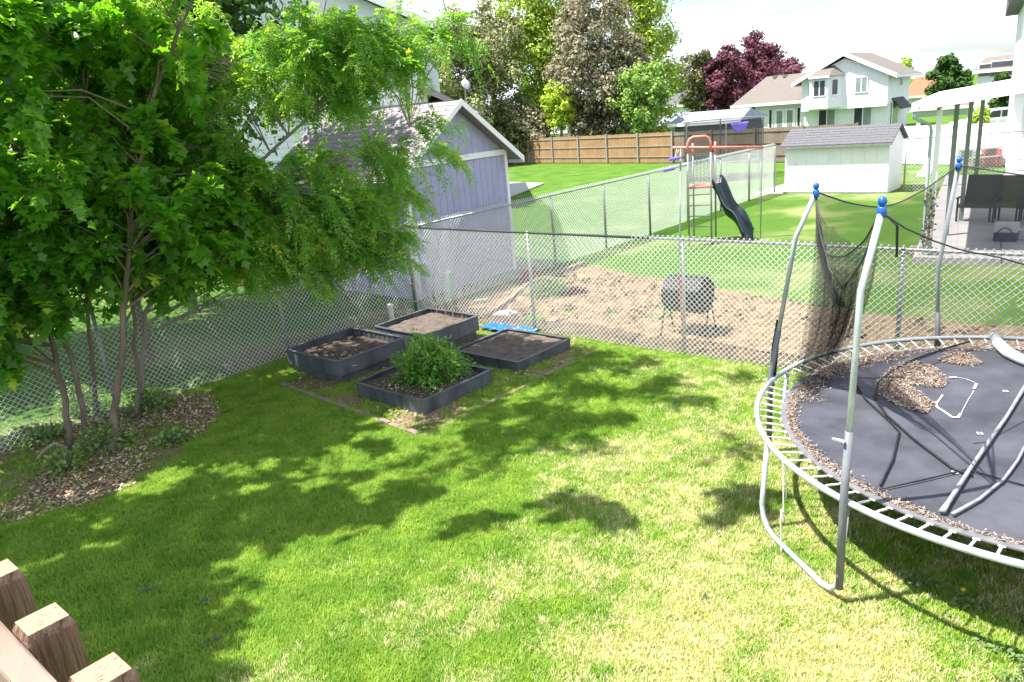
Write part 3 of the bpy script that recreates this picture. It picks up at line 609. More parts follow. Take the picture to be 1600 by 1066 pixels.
# roof vent box on it
# ------------------------------------------------------------------ white shed
def shed_white():
    o0 = L(18.45, .55); Wd = 3.62; dp = 1.7; H = 1.72; rise = .50
    t = thing('garden_shed', 'small white shed with grey shingle roof at the end of the divider fence', 'shed', o0)
    def S(a, b, z): return o0+D2*a+D1*b+ZV*z
    g = MB(); g.add([S(0, 0, 0), S(Wd, 0, 0), S(Wd, dp, 0), S(0, dp, 0), S(0, 0, H), S(Wd, 0, H), S(Wd, dp, H), S(0, dp, H), S(0, dp*.5, H+rise), S(Wd, dp*.5, H+rise)],
                   [(0, 1, 5, 4), (1, 2, 6, 9, 5), (2, 3, 7, 6), (3, 0, 4, 8, 7), (4, 5, 9, 8), (6, 7, 8, 9)]); g.build('wall', m_white, t)
    k = 9
    for i in range(k):
        MB().obox(S(i*Wd/k+.006, -.014, .06), D2*(Wd/k-.012), D1*.013, ZV*(H-.08)).build('siding_panel', m_white, t)
    MB().obox(S(-.04, -.05, 0), D2*(Wd+.08), D1*.04, ZV*.06).build('skid', m_galv, t)
    for b0, z0, b1, z1 in ((-.22, H-.02, dp*.5+.0, H+rise+.03), (dp+.15, H-.02, dp*.5, H+rise+.03)):
        m = MB().poly([S(-.12, b0, z0), S(-.12, b1, z1), S(-.12, b1, z1+.05), S(-.12, b0, z0+.05)], D2*(Wd+.24)); rf = m.build('roof', m_shingle_g, t)
        n = 7
        for i in range(n):
            f0, f1 = i/n, (i+1)/n; A_ = lambda f: (b0+(b1-b0)*f, z0+(z1-z0)*f+.051)
            (ba, za_), (bb, zb) = A_(f0), A_(f1); MB().poly([S(-.13, ba, za_), S(-.13, bb, zb+.002), S(-.13, ba, za_+.016)], D2*(Wd+.26)).build('shingle_course', m_shingle_g, rf)
    MB().obox(S(-.125, -.235, H-.06), D2*(Wd+.25), D1*.014, ZV*.06).build('fascia', m_galv, t)
shed_white()
# concrete pads
MB().obox(L(18.2, -.55, -.05), D2*1.1, D1*3, ZV*.075).build('concrete_pad', m_concrete)['kind'] = 'structure'
MB().poly([G(796, 285)-ZV*.03, G(850, 287)-ZV*.03, G(796, 308)-ZV*.03, G(770, 308)-ZV*.03, G(770, 285)-ZV*.03], ZV*.06).build('concrete_pad', m_concrete)['kind'] = 'structure'

# ------------------------------------------------------------------ swing set with slide
m_coral = shade('coral_paint', (.62, .17, .12), (.7, .24, .18), scale=6, rough=.5)
m_plat = shade('faded_red_plastic', (.42, .17, .12), (.5, .24, .18), scale=12, rough=.7)
m_slide = shade('dark_green_plastic', (.006, .014, .016), (.010, .024, .026), scale=5, rough=.35)
m_slide_edge = shade('teal_plastic_edge', (.02, .05, .065), (.04, .09, .11), scale=5, rough=.35)
m_purple = shade('purple_plastic', (.14, .09, .5), (.18, .12, .58), scale=5, rough=.4)
def playset():
    Y0 = 19.6; b0 = G(1077, 384); b0[2] = 0
    t = thing('swing_set', 'metal swing set tower with coral top bars, red platform and dark green wave slide', 'swing set', b0)
    dx = np.array([.98, -.2, 0]); dx /= np.linalg.norm(dx); dy = np.array([.42, .9, 0]); dy /= np.linalg.norm(dy)
    w_, d_ = .58, .72
    def S(a, b, z): return b0+dx*a+dy*b+ZV*z
    for (a, b) in ((0, 0), (w_, 0), (0, d_), (w_, d_)): MB().tube([S(a, b, 0), S(a, b, 2.52 if b == 0 else 2.42)], .025, 8).build('post', m_galv, t, smooth=True)
    # coral hoop over the near pair
    hp = [S(0, 0, 2.42), S(0, 0, 2.66), S(.05, 0, 2.77), S(.14, 0, 2.82), S(w_-.14, 0, 2.82), S(w_-.05, 0, 2.77), S(w_, 0, 2.66), S(w_, 0, 2.42)]
    MB().tube(hp, .034, 8).build('hoop', m_coral, t, smooth=True)
    for a in (0, w_): MB().tube([S(a, d_, 2.3), S(a, d_, 2.62)], .032, 8).build('post_sleeve', m_coral, t, smooth=True)
    bl = W(1051, 231, Y0+.3); br = W(1192, 230, Y0+.1)
    MB().tube([bl, br], .038, 8).build('top_bar', m_coral, t, smooth=True)
    MB().obox(S(-.03, -.03, 1.50), dx*(w_+.06), dy*(d_+.06), ZV*.05).build('platform', m_plat, t)
    for k in range(5): MB().tube([S(0, 0, .22+k*.28), S(w_, 0, .22+k*.28)], .016, 6).build('rung', m_galv, t)
    # guard panels of thin bars
    for (p_, q_) in ((S(0, 0, 0), S(0, d_, 0)), (S(w_, .0, 0), S(w_, d_, 0)), (S(0, d_, 0), S(w_, d_, 0))):
        m = MB()
        for k in range(15): f = k/14; z_ = 1.62+f*.72; m.tube([p_+ZV*z_, q_+ZV*z_], .006, 4)
        for k in range(7): f = k/6; c_ = p_+(q_-p_)*f; m.tube([c_+ZV*1.62, c_+ZV*2.34], .006, 4)
        m.build('guard_panel', m_galv, t)
    # outer legs of the swing frame
    for (px, py, tp) in ((1062, 372, bl+(br-bl)*.09), (1198, 300, None)):
        if tp is None: continue
        q = G(px, 400); MB().tube([np.array([q[0], q[1], 0]), tp], .022, 8).build('frame_leg', m_galv, t, smooth=True)
    e = br+(bl-br)*.02
    MB().tube([e, np.array([e[0]+.02, e[1], 0])], .012, 8).build('frame_leg', m_galv, t, smooth=True)
    # wave slide going right and towards us
    top = S(w_+.02, .5, 1.54); end = G(1170, 379); end[2] = .16
    n = 26; wd = .29
    dd = end-top; hd = dd*[1, 1, 0]; hl = np.linalg.norm(hd); hd /= hl; sd = np.cross(hd, ZV)
    def cl(f):
        z = 1.54+(.16-1.54)*f+.10*math.sin(f*2*math.pi*1.6+.3)*(1-f*.3)*(f > 0)
        return top+hd*hl*f+ZV*(z-1.54)
    prof = [(-wd-.03, .18), (-wd, .16), (-wd+.03, 0), (wd-.03, 0), (wd, .16), (wd+.03, .18)]
    m = MB()
    for off in (0, -.06):
        vs_ = [cl(i/n)+sd*a+ZV*(b+off) for i in range(n+1) for a, b in prof]; k = len(prof)
        m.add(vs_, [(i*k+j, (i+1)*k+j, (i+1)*k+j+1, i*k+j+1) for i in range(n) for j in range(k-1)])
    m.build('slide', m_slide, t, smooth=True)
    for s in (-1, 1): MB().tube([cl(i/n)+sd*s*(wd+.025)+ZV*.18 for i in range(n+1)], .022, 6).build('slide_edge', m_slide_edge, t, smooth=True)
    lp = cl(.93); MB().tube([lp-sd*.2-ZV*.02, lp-sd*.2+ZV*(-lp[2])], .03, 6).tube([lp+sd*.2-ZV*.02, lp+sd*.2+ZV*(-lp[2])], .03, 6).build('slide_foot', m_slide, t)
    # purple glider seats and chains
    for (pxs, lab) in (((1054, 248), 0), ((1045, 265), 1)):
        c_ = W(*pxs, Y0-.1*lab); m = MB().cbox(c_, .30, .16, .07, (1, -.1, .12), (0.1, 1, 0)); m.build('glider_seat', m_purple, t, bevel=.02)
        top_ = bl+(br-bl)*(.05+.03*lab); MB().tube([c_, top_], .006, 4).build('chain', m_galv, t)
    for px in (1187, 1191):
        a_ = W(px, 232, Y0+.1); MB().tube([a_, a_-ZV*1.9], .005, 4).build('chain', m_galv, t)
playset()

# ------------------------------------------------------------------ the trampoline
TC = np.array([4.5547, 5.7193, .88]); TR = 2.4129
m_steel = shade('trampoline_steel', (.50, .54, .60), (.38, .41, .46), scale=4, rough=.38, metal=.35, bump=.1)
m_foam = shade('dark_pole_sleeve', (.12, .13, .15), (.17, .18, .2), scale=6, rough=.6)
m_matt = shade('trampoline_fabric', (.030, .032, .042), (.070, .072, .09), scale=1.6, rough=.62, bump=.25, bscale=90, spec=.4)
m_blue = shade('blue_cap_plastic', (.008, .08, .36), (.012, .11, .42), scale=5, rough=.35)
m_spring = shade('pale_spring_steel', (.72, .74, .72), (.6, .62, .6), scale=20, rough=.4, metal=.2)
def net_material():
    m = bpy.data.materials.new('black_netting'); m.use_nodes = True; t = m.node_tree; b = t.nodes['Principled BSDF']; b.inputs['Base Color'].default_value = (.02, .02, .023, 1); b.inputs['Roughness'].default_value = .8
    n = t.nodes.new('ShaderNodeTexNoise'); n.inputs['Scale'].default_value = 2.; mr = t.nodes.new('ShaderNodeMapRange'); mr.inputs['To Min'].default_value = .30; mr.inputs['To Max'].default_value = .50
    tcc = t.nodes.new('ShaderNodeTexCoord'); t.links.new(tcc.outputs['Object'], n.inputs['Vector']); t.links.new(n.outputs['Fac'], mr.inputs[0])
    tr = t.nodes.new('ShaderNodeBsdfTransparent'); ms = t.nodes.new('ShaderNodeMixShader'); t.links.new(mr.outputs[0], ms.inputs[0]); t.links.new(tr.outputs[0], ms.inputs[1]); t.links.new(b.outputs[0], ms.inputs[2]); t.links.new(ms.outputs[0], t.nodes['Material Output'].inputs['Surface'])
    return m
m_cord = shade('dark_net_cord', (.035, .037, .04), (.055, .057, .06), scale=10, rough=.8)
m_net = net_material()
def rimp(ang, r=TR, z=.88): return np.array([TC[0]+r*math.cos(ang), TC[1]+r*math.sin(ang), z])
def radial(px, py, ang):
    """where the sight line meets the upright plane through the trampoline centre and the rim point at ang"""
    n = np.array([-math.sin(ang), math.cos(ang), 0]); d = ray(px, py); o_ = np.array([0, 0, CH]); s = ((TC-o_)@n)/(d@n); return o_+d*s
T = thing('trampoline', 'big round trampoline with grey steel rim, sagging black net and blue pole caps', 'trampoline', (TC[0], TC[1], 0))
NS = 96
MB().tube([rimp(2*math.pi*i/120) for i in range(121)], .026, 10, caps=False).build('rim', m_steel, T, smooth=True)
MR = TR-.235
def sagz(r): return .845-.035*(1-(r/MR)**2)
m = MB(); nr_, na_ = 14, 96
vs_ = [np.array([TC[0], TC[1], sagz(0)])]
for i in range(1, nr_+1):
    for j in range(na_):
        r_ = MR*i/nr_; a_ = 2*math.pi*j/na_; vs_.append(np.array([TC[0]+r_*math.cos(a_), TC[1]+r_*math.sin(a_), sagz(r_)+.01*(float(vnoise(r_*math.cos(a_), r_*math.sin(a_), 1.2, 3))-.5)]))
fs = [(0, 1+j, 1+(j+1) % na_) for j in range(na_)]+[(1+(i-1)*na_+j, 1+i*na_+j, 1+i*na_+(j+1) % na_, 1+(i-1)*na_+(j+1) % na_) for i in range(1, nr_) for j in range(na_)]
m.add(vs_, fs); mat_o = m.build('mat', m_matt, T, smooth=True)
sd_ = mat_o.modifiers.new('solid', 'SOLIDIFY'); sd_.thickness = .006
m = MB(); ring = [(MR-.055, .007), (MR+.012, .007), (MR+.012, -.006), (MR-.055, -.006)]
m.add([np.array([TC[0]+r_*math.cos(2*math.pi*j/96), TC[1]+r_*math.sin(2*math.pi*j/96), sagz(MR)+z_]) for j in range(96) for r_, z_ in ring], [(j*4+k, ((j+1) % 96)*4+k, ((j+1) % 96)*4+(k+1) % 4, j*4+(k+1) % 4) for j in range(96) for k in range(4)])
m.build('mat_hem', shade('hem_webbing', (.10, .10, .115), (.16, .155, .16), scale=12, rough=.8), T)
# one spring mesh, shared
sp = MB().tube([(0, 0, 0), (.05, 0, 0)], .004, 5).tube([(.045+.011*i, 0, 0) for i in range(11)], [.011, .0085]*5+[.011], 6).tube([(.155, 0, 0), (.2, 0, 0)], .004, 5).cbox((.203, 0, 0), .03, .045, .006)
spo = sp.build('spring', m_spring, None); spm = spo.data; bpy.data.objects.remove(spo)
for i in range(NS):
    a_ = 2*math.pi*(i+.5)/NS; p0 = rimp(a_, TR-.02, .878); p1 = rimp(a_, MR+.008, sagz(MR)); d = p1-p0; d /= np.linalg.norm(d); y_ = np.cross(ZV, d); y_ /= np.linalg.norm(y_)
    s_ = piece('spring', spm, T, frame(p0, d, y_, np.cross(d, y_)))
# U-shaped legs
def uleg(a0, a1):
    top0, top1 = rimp(a0, TR, .86), rimp(a1, TR, .86); b0_, b1_ = rimp(a0, TR+.04, .05), rimp(a1, TR+.04, .05)
    d = (b1_-b0_); d /= np.linalg.norm(d)
    path = [top0, b0_+ZV*.22]+[b0_+ZV*(.22-.22*math.sin(q))+d*(.20*(1-math.cos(q)))-ZV*.03*0 for q in (.5, 1.0, 1.57)]+[b1_+ZV*(.22-.22*math.sin(q))-d*(.20*(1-math.cos(q))) for q in (1.57, 1.0, .5)]+[b1_+ZV*.22, top1]
    MB().tube(path, .024, 10).build('leg', m_steel, T, smooth=True)
aA, aB = math.radians(139.3), math.radians(-156.7)
angL0 = math.radians(176.7); angL1 = aB
uleg(angL0, angL1+2*math.pi)
for k in range(1, 5):
    c_ = (angL0+angL1+2*math.pi)/2+k*2*math.pi/5; uleg(c_-.23, c_+.23)
def pole(ang, pts, base_r=TR+.035, z0=.15, knob=True):
    P = [rimp(ang, base_r, z0), rimp(ang, base_r, .9)]+pts
    m = MB().tube([P[0], P[1], P[1]+(P[2]-P[1])*.35], .029, 10); po = m.build('pole_sleeve', m_foam, T, smooth=True)
    MB().tube(P[1:], .023, 10).build('pole', m_steel, T, smooth=True)
    tp = P[-1]; MB().lathe([(.028, -.05), (.031, -.02), (.031, .015), (.024, .022)], tp, 12).lathe([(.012, .022), (.024, .035), (.03, .055), (.024, .078), (.01, .088)], tp, 12).build('pole_cap', m_blue, T, smooth=True)
    MB().cbox(rimp(ang, TR+.02, .83), .05, .06, .12, (math.cos(ang), math.sin(ang), 0), (-math.sin(ang), math.cos(ang), 0)).build('clamp', m_foam, T, bevel=.006)
    return tp
tA = pole(aA, [radial(1243, 372, aA), radial(1275, 300, aA)])
tB = pole(aB, [radial(1345, 455, aB), radial(1378, 328, aB)])
aC = math.radians(80.5); tC = pole(aC, [radial(1466, 420, aC), radial(1498, 258, aC)])
aD = math.radians(22); tD = pole(aD, [rimp(aD, TR-.08, 2.3), rimp(aD, TR-.35, 2.85)])
aE = math.radians(-40); tE = pole(aE, [rimp(aE, TR-.08, 2.3), rimp(aE, TR-.35, 2.85)])
aF = math.radians(-98)
# net: top cord points with sag, bottom on mat edge
def netpanel(a0, a1, p0, p1, cordpts, pleat=.05, bottom=None, name='net', n=40, mcols=14):
    """cordpts: list of world points of the sagging top cord between p0,p1"""
    C_ = [np.asarray(q, float) for q in [p0]+cordpts+[p1]]
    seg = np.array([0]+list(np.cumsum([np.linalg.norm(C_[i+1]-C_[i]) for i in range(len(C_)-1)]))); seg /= seg[-1]
    CA = np.array(C_)
    def cord(f):
        # catmull-rom like smoothing through samples
        x = np.interp(f, seg, CA[:, 0]); y = np.interp(f, seg, CA[:, 1]); z = np.interp(f, seg, CA[:, 2]); return np.array([x, y, z])
    def sm(f): return (cord(max(0, f-.05))+cord(f)*2+cord(min(1, f+.05)))/4 if .03 < f < .97 else cord(f)
    def surf(a, b):
        tpt = sm(a); ang = a0+(a1-a0)*a; bt = bottom(a) if bottom else rimp(ang, MR-.02, .865)
        q = tpt+(bt-tpt)*b; wob_ = pleat*math.sin(a*31+b*2)*math.sin(math.pi*min(1, b*1.05)); c_ = np.array([math.cos(ang), math.sin(ang), 0])
        return q+c_*wob_-c_*.10*math.sin(math.pi*b)
    m = MB(); m.grid(surf, n, mcols); m.build(name, m_net, T, smooth=True)
    MB().tube([sm(i/30) for i in range(31)], .008, 6).build('net_cord', m_cord, T, smooth=True)
def cordpx(lst, aa, bb):
    out_ = []
    for f, (px, py) in lst: out_.append(radial(px, py, aa+(bb-aa)*f))
    return out_
def mixp(p, q, f, drop): return p+(q-p)*f-ZV*drop
# back segment A -> C -> D
netpanel(aA, aC, tA, tC, [mixp(tA, tC, .2, .16), mixp(tA, tC, .4, .27), mixp(tA, tC, .55, .28), mixp(tA, tC, .75, .19)], .03)
netpanel(aC, aD, tC, tD, [mixp(tC, tD, .3, .12), mixp(tC, tD, .6, .15)], .03)
netpanel(aD, aE, tD, tE, [mixp(tD, tE, .5, .2)], .03)
# collapsed segment A -> B, gathered into a dark hanging bundle
c1 = W(1290, 400, 6.75); c2 = W(1320, 402, 6.3); c3 = W(1352, 375, 5.6)
gat = G(1245, 598, .87)
def botAB(a):
    g0 = G(1237, 606, .87); g1 = G(1322, 548, .87)
    return g0+(g1-g0)*a
netpanel(aA, aB+2*math.pi, tA, tB, [W(1277, 345, 7.0), c1, c2, c3], .045, bottom=botAB, n=60)
# heavy dark folds
m_net2 = net_material(); m_net2.name = 'bunched_netting'
for nd in m_net2.node_tree.nodes:
    if nd.type == 'MAP_RANGE': nd.inputs['To Min'].default_value = .45; nd.inputs['To Max'].default_value = .75
def fold(a0_, a1_, b0_, b1_, c0_, c1_, pl, ph):
    m = MB()
    def fn(a, b):
        p_ = (a0_+(a1_-a0_)*a)*(1-b)**2+(b0_+(b1_-b0_)*a)*2*b*(1-b)+(c0_+(c1_-c0_)*a)*b*b
        return p_+np.array([.3, .9, 0])*pl*math.sin(a*34+ph+b*3)*(1-.5*b)+ZV*.02*math.sin(a*20+b*14+ph)
    m.grid(fn, 44, 16); m.build('net_fold', m_net, T, smooth=True)
fold(W(1278, 335, 7.0), W(1348, 400, 5.75), W(1292, 470, 6.8), W(1338, 470, 5.8), G(1244, 598, .87), G(1300, 560, .87), .05, 0)
fold(W(1290, 415, 6.8), W(1340, 425, 5.9), W(1298, 490, 6.6), W(1336, 490, 6.0), G(1262, 588, .87), G(1308, 556, .87), .06, 2)
fold(W(1300, 438, 6.6), W(1334, 440, 6.1), W(1300, 500, 6.5), W(1330, 500, 6.1), G(1290, 572, .87), G(1312, 552, .87), .07, 4)
MB().tube([tA-ZV*.02, W(1283, 360, 6.95), W(1296, 420, 6.6), W(1318, 452, 6.4), W(1346, 410, 5.7), tB-ZV*.05], .009, 6).build('net_cord', m_cord, T, smooth=True)
for k in range(3):
    MB().tube([tA-ZV*.02, W(1277+k*3, 380, 6.95), W(1293+k*4, 450, 6.55), W(1308+k*6, 480, 6.45)], [.006, .01, .014, .02], 6).build('net_fold', m_net2, T, smooth=True)
# front segment B -> right, lying low
aG = math.radians(-75)
pG = W(1640, 420, 6.0)
cordB = [tB-ZV*.02, W(1415, 357, 5.6), W(1460, 377, 5.75), W(1502, 391, 5.9), W(1560, 402, 6.1), W(1640, 425, 6.3)]
MB().tube(cordB, .007, 6).build('net_cord', m_cord, T, smooth=True)
# strap hanging from B's arm
armb = W(1402, 352, 5.55)
MB().tube([tB-ZV*.02, W(1390, 340, 5.35), armb], .013, 7).build('pole_arm', m_foam, T, smooth=True)
MB().tube([armb, W(1401, 402, 5.55)], .011, 6).build('strap', m_black, T)
# dark padding strip at the foot of pole A
MB().tube([W(1216, 500, 7.35), W(1211, 545, 7.35), W(1207, 592, 7.35)], [.02, .036, .034], 8).build('pole_pad', m_black, T, smooth=True)
# short bolt lever on pole B
q = radial(1318, 690, aB); MB().tube([q, W(1302, 686, 4.9)], [.014, .012], 6).build('bolt', m_steel, T)
# white tie rope hanging from rim to leg
m_rope = shade('white_rope', (.72, .70, .66), (.6, .58, .54), scale=20, rough=.9)
rp0 = rimp(math.radians(-168.5), TR, .88)
q0 = G(1224, 722, .88); q1 = G(1221, 862, .03)
m = MB().tube([q0, q0+(q1-q0)*.5+[.01, 0, 0], q0+(q1-q0)*.62+[-.012, 0, 0], q1], .007, 6)
for k, f in enumerate((.53, .56, .59)): m.tube([q0+(q1-q0)*f, q0+(q1-q0)*(f+.025)], .016, 6)
m.tube([q0+[.02, 0, 0], q0+(q1-q0)*.4+[.03, 0, 0]], .005, 5)
tag(m.build('rope', m_rope, origin=q0), 'knotted white rope hanging from the trampoline rim down to its leg', 'rope')
# mat markings: broken white lettering and emblem print
m_print = shade('worn_white_print', (.68, .7, .7), (.5, .52, .53), scale=30, rough=.7)
def onmat(px, py, dz=.0):
    p = G(px, py, .835)
    for _ in range(3): p = G(px, py, sagz(math.hypot(p[0]-TC[0], p[1]-TC[1]))+.011+dz)
    return p
def stripe(pxs, wd): 
    m = MB(); m.tube([onmat(*q) for q in pxs], wd, 5); return m
pr = MB()
for pxs, wd in (([(1461, 628), (1464, 636), (1474, 642), (1488, 652), (1497, 652), (1501, 646)], .011), ([(1522, 607), (1526, 599)], .012), ([(1483, 590), (1494, 589)], .015), ([(1494, 589), (1510, 592), (1524, 598)], .0025), ([(1522, 610), (1512, 626), (1502, 645)], .0025), ([(1473, 617), (1462, 632)], .008)):
    k = len(pxs); P_ = [onmat(*q) for q in pxs]
    for a_, b_ in zip(P_[:-1], P_[1:]):
        d = b_-a_; n_ = np.cross(ZV, d); n_ /= np.linalg.norm(n_)+1e-9; pr.add([a_-n_*wd, b_-n_*wd, b_+n_*wd, a_+n_*wd], [(0, 1, 2, 3)])
for (cx, cy) in ((1571, 611), (1531, 677), (1492, 738)):
    c_ = onmat(cx, cy)
    for k in range(4):
        a_ = k*1.57+.4; d = np.array([math.cos(a_), math.sin(a_), 0])*.028; n_ = np.array([-d[1], d[0], 0])*.35; pr.add([c_+d*.4-n_, c_+d-n_, c_+d+n_, c_+d*.4+n_], [(0, 1, 2, 3)])
pr.build('mat_print', m_print, T, kind='stuff')
# debris on the mat
m_deb = leafmat('dry_seed_litter', [(0, (.13, .095, .075)), (.5, (.27, .21, .17)), (1, (.42, .345, .29))], .05, .95, .1)
def matpatch(poly, n):
    P = [onmat(*q)[:2] for q in poly]; q = inzone(n, P, 0); r_ = np.hypot(q[:, 0]-TC[0], q[:, 1]-TC[1]); q[:, 2] = np.array([sagz(x) for x in r_])+.012+rng.random(len(q))*.012; return q
def edgeband(a0, a1, n, wdt):
    a_ = np.radians(a0+(a1-a0)*rng.random(n)); w_ = np.abs(rng.normal(0, wdt, n))*(.5+fbm(a_*3, a_*0, 2, 5)); r_ = MR-.045-w_
    return np.c_[TC[0]+r_*np.cos(a_), TC[1]+r_*np.sin(a_), np.array([sagz(x) for x in r_])+.012+rng.random(n)*.01]
deb = np.concatenate([
    matpatch([(1368, 602), (1385, 580), (1400, 570), (1440, 565), (1462, 575), (1482, 598), (1470, 606), (1420, 600), (1440, 615), (1462, 632), (1448, 645), (1420, 640), (1385, 625), (1372, 615)], 9500),
    matpatch([(1466, 563), (1480, 551), (1510, 552), (1534, 566), (1520, 571), (1490, 568)], 2600),
    edgeband(95, 150, 3600, .10), edgeband(60, 95, 1200, .07), edgeband(150, 215, 3000, .04), edgeband(215, 260, 1100, .022),
    matpatch([(1270, 575), (1340, 560), (1400, 545), (1390, 556), (1330, 575), (1290, 588)], 1100)])
Vv, Fi, k = leaves(deb, rng.normal(size=deb.shape)*.45+ZV, .034*(.25+rng.random(len(deb))**2), 'narrow')
o = fastmesh('leaf_litter', Vv, 4, Fi, m_deb, np.repeat(rng.random(len(deb)), k), kind='stuff'); tag(o, 'brown seed and leaf litter in crescent patches on the trampoline mat', 'leaves')
# poles and foam lying on the mat
m_worn = shade('worn_grey_sleeve', (.30, .32, .335), (.13, .14, .15), scale=5, rough=.6, stretch=(1, 1, 1), lo=.35, hi=.68)
m_palefoam = shade('pale_foam_pad', (.46, .52, .52), (.38, .44, .45), scale=4, rough=.7)
P_ = [onmat(*q)+ZV*.02 for q in [(1472, 803), (1482, 788), (1515, 737), (1540, 700), (1572, 655), (1598, 612), (1640, 545)]]
tag(MB().tube(P_, [.024, .018, .016, .018, .015, .018, .016], 7).build('fallen_pole', m_worn, origin=P_[0], smooth=True), 'long worn grey pole lying across the trampoline mat', 'pole')
P_ = [onmat(*q)+ZV*.015 for q in [(1488, 806), (1530, 783), (1568, 752), (1590, 722), (1606, 690)]]
tag(MB().tube(P_, [.012]*5, 7).build('net_rope', m_worn, origin=P_[0], smooth=True), 'thin grey net hem lying right of the long worn pole on the mat', 'rope')
P_ = [onmat(*q)+ZV*.05 for q in [(1552, 532), (1560, 545), (1574, 558), (1594, 568), (1612, 575)]]
tag(MB().tube(P_, [.05, .06, .06, .055, .05], 9).build('foam_sleeve', m_palefoam, origin=P_[0], smooth=True), 'curved pale grey foam sleeve lying at the back of the trampoline mat', 'foam sleeve')
MB().tube([onmat(*q)+ZV*.01 for q in [(1515, 535), (1480, 545), (1430, 562), (1395, 580), (1372, 600), (1368, 625), (1385, 650), (1430, 690), (1490, 735), (1520, 745)]], .011, 6).build('net_hem', m_black, T, smooth=True)
MB().tube([onmat(*q)+ZV*.01 for q in [(1336, 600), (1352, 625), (1390, 660), (1405, 676), (1395, 720), (1375, 760)]], .009, 6).build('net_hem', m_black, T, smooth=True)
MB().tube([onmat(*q)+ZV*.008 for q in [(1375, 766), (1440, 752), (1510, 735), (1600, 760)]], .007, 6).build('net_hem', m_black, T, smooth=True)

# ------------------------------------------------------------------ deck railing in the foreground corner
m_cedar = shade('weathered_cedar', (.10, .05, .03), (.24, .14, .09), scale=9, rough=.85, stretch=(12, 12, .8), bump=.8, bscale=14, detail=9, lo=.36, hi=.56)
m_cedarT = shade('cedar_end_grain', (.30, .21, .14), (.13, .06, .03), scale=170, rough=.85, bump=.3, bscale=220, lo=.57, hi=.66, stretch=(2.2, .8, 1), detail=3)
m_cedarR = shade('cedar_rail', (.26, .18, .14), (.19, .125, .095), scale=4, rough=.8, stretch=(1, 1, 20), bump=.4)
m_darkdeck = shade('shade_dark_board', (.05, .02, .015), (.08, .035, .025), scale=6, rough=.7)  # shade below the rail put into the board colour; also used for splits
zt = 3.45; p1_ = G(64, 962, zt); p2_ = G(158, 1052, zt); dr = (p2_-p1_)*[1, 1, 0]; stp = np.linalg.norm(dr); dr /= stp; dn = np.array([-dr[1], dr[0], 0])
if dn@D1 < 0: dn = -dn
t = thing('deck_railing', 'weathered reddish wood deck railing in the near left corner', 'railing', p1_-ZV*1.0)
bw = .036
def baluster_mesh():
    m = MB(); h = bw/2; c = .008
    prof = [(-h, -h), (h, -h), (h, h), (-h, h)]
    base = [(x, y, -.9) for x, y in prof]; sh = [(x, y, -c) for x, y in prof]; top = [(x*.84, y*.84, 0) for x, y in prof]
    m.add(base+sh+top, [(3, 2, 1, 0)]+[(i, (i+1) % 4, 4+(i+1) % 4, 4+i) for i in range(4)]+[(4+i, 4+(i+1) % 4, 8+(i+1) % 4, 8+i) for i in range(4)]+[(8, 9, 10, 11)])
    o = m.build('baluster', m_cedar, None); me = o.data; me.materials.append(m_cedarT); me.polygons[-1].material_index = 1
    bpy.data.objects.remove(o); return me
bme = baluster_mesh()
for k in range(-2, 3):
    p = p1_+dr*stp*k; p[2] = zt+random.uniform(-.004, .004)
    o = piece('baluster', bme, t, frame(p, dr, dn, ZV))
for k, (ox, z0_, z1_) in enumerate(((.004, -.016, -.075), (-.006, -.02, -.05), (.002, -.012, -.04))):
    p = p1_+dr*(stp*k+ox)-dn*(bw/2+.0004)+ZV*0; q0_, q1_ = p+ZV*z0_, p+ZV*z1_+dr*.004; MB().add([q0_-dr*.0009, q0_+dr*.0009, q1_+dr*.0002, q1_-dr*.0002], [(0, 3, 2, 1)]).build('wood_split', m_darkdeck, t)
rl = p1_-dn*(bw/2-.004)-dr*stp*3
MB().obox(rl-dn*.026-ZV*.045, dr*stp*7, dn*.022, ZV*.034).build('rail', m_cedarR, t, bevel=.003)
MB().obox(rl-dn*.026-ZV*.87, dr*stp*7, dn*.022, ZV*.034).build('rail', m_cedarR, t, bevel=.003)
t = thing('deck', 'deck boards coloured dark for the shade below the railing in the near left corner', 'deck', p1_-ZV*1.1)
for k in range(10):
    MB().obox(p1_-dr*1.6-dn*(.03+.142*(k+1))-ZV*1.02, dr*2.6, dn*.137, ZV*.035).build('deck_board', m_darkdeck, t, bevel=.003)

# ------------------------------------------------------------------ patio on the right
m_post = shade('patio_post_shade', (.20, .24, .21), (.16, .19, .17), scale=3, rough=.6)  # shade under the cover put into the colour; nearest post is white
E1 = np.array([.543, .84, 0]); E2 = np.array([.84, -.543, 0]); PO = G(1449, 397, .14); PO[2] = 0
m_slab = shade('patio_concrete', (.34, .32, .31), (.27, .26, .26), scale=2, rough=.85, bump=.2, bscale=40)
t = thing('patio_slab', 'grey concrete patio with joint lines under the patio cover', 'patio', L(8.1, 7.7)); t['kind'] = 'structure'; del t['category']; 
for i in range(8):
    for j in range(4):
        MB().obox(PO-E1*.35-E2*.25+E1*i*1.9+E2*j*1.6-ZV*.03, E1*1.885, E2*1.585, ZV*.17).build('slab', m_slab, t, bevel=.006)
t = thing('patio_cover', 'white lean-to patio cover on posts with a downspout at its corner', 'patio cover', PO)
zl, zh = 3.33, 3.68; cw = 3.4; cl_ = 7.4
def S(a, b, z): return PO+E2*a+E1*b+ZV*z
sp_ = (zh-zl)/cw
MB().poly([S(-.35, -.3, zl-.05), S(cw, -.3, zh), S(cw, -.3, zh+.05), S(-.35, -.3, zl+.0)], E1*(cl_+.6)).build('roof', m_white, t)
MB().poly([S(-.37, -.33, zl-.19), S(cw, -.33, zh-.13), S(cw, -.33, zh+.06), S(-.37, -.33, zl+.01)], E1*.028).build('fascia', m_white, t)
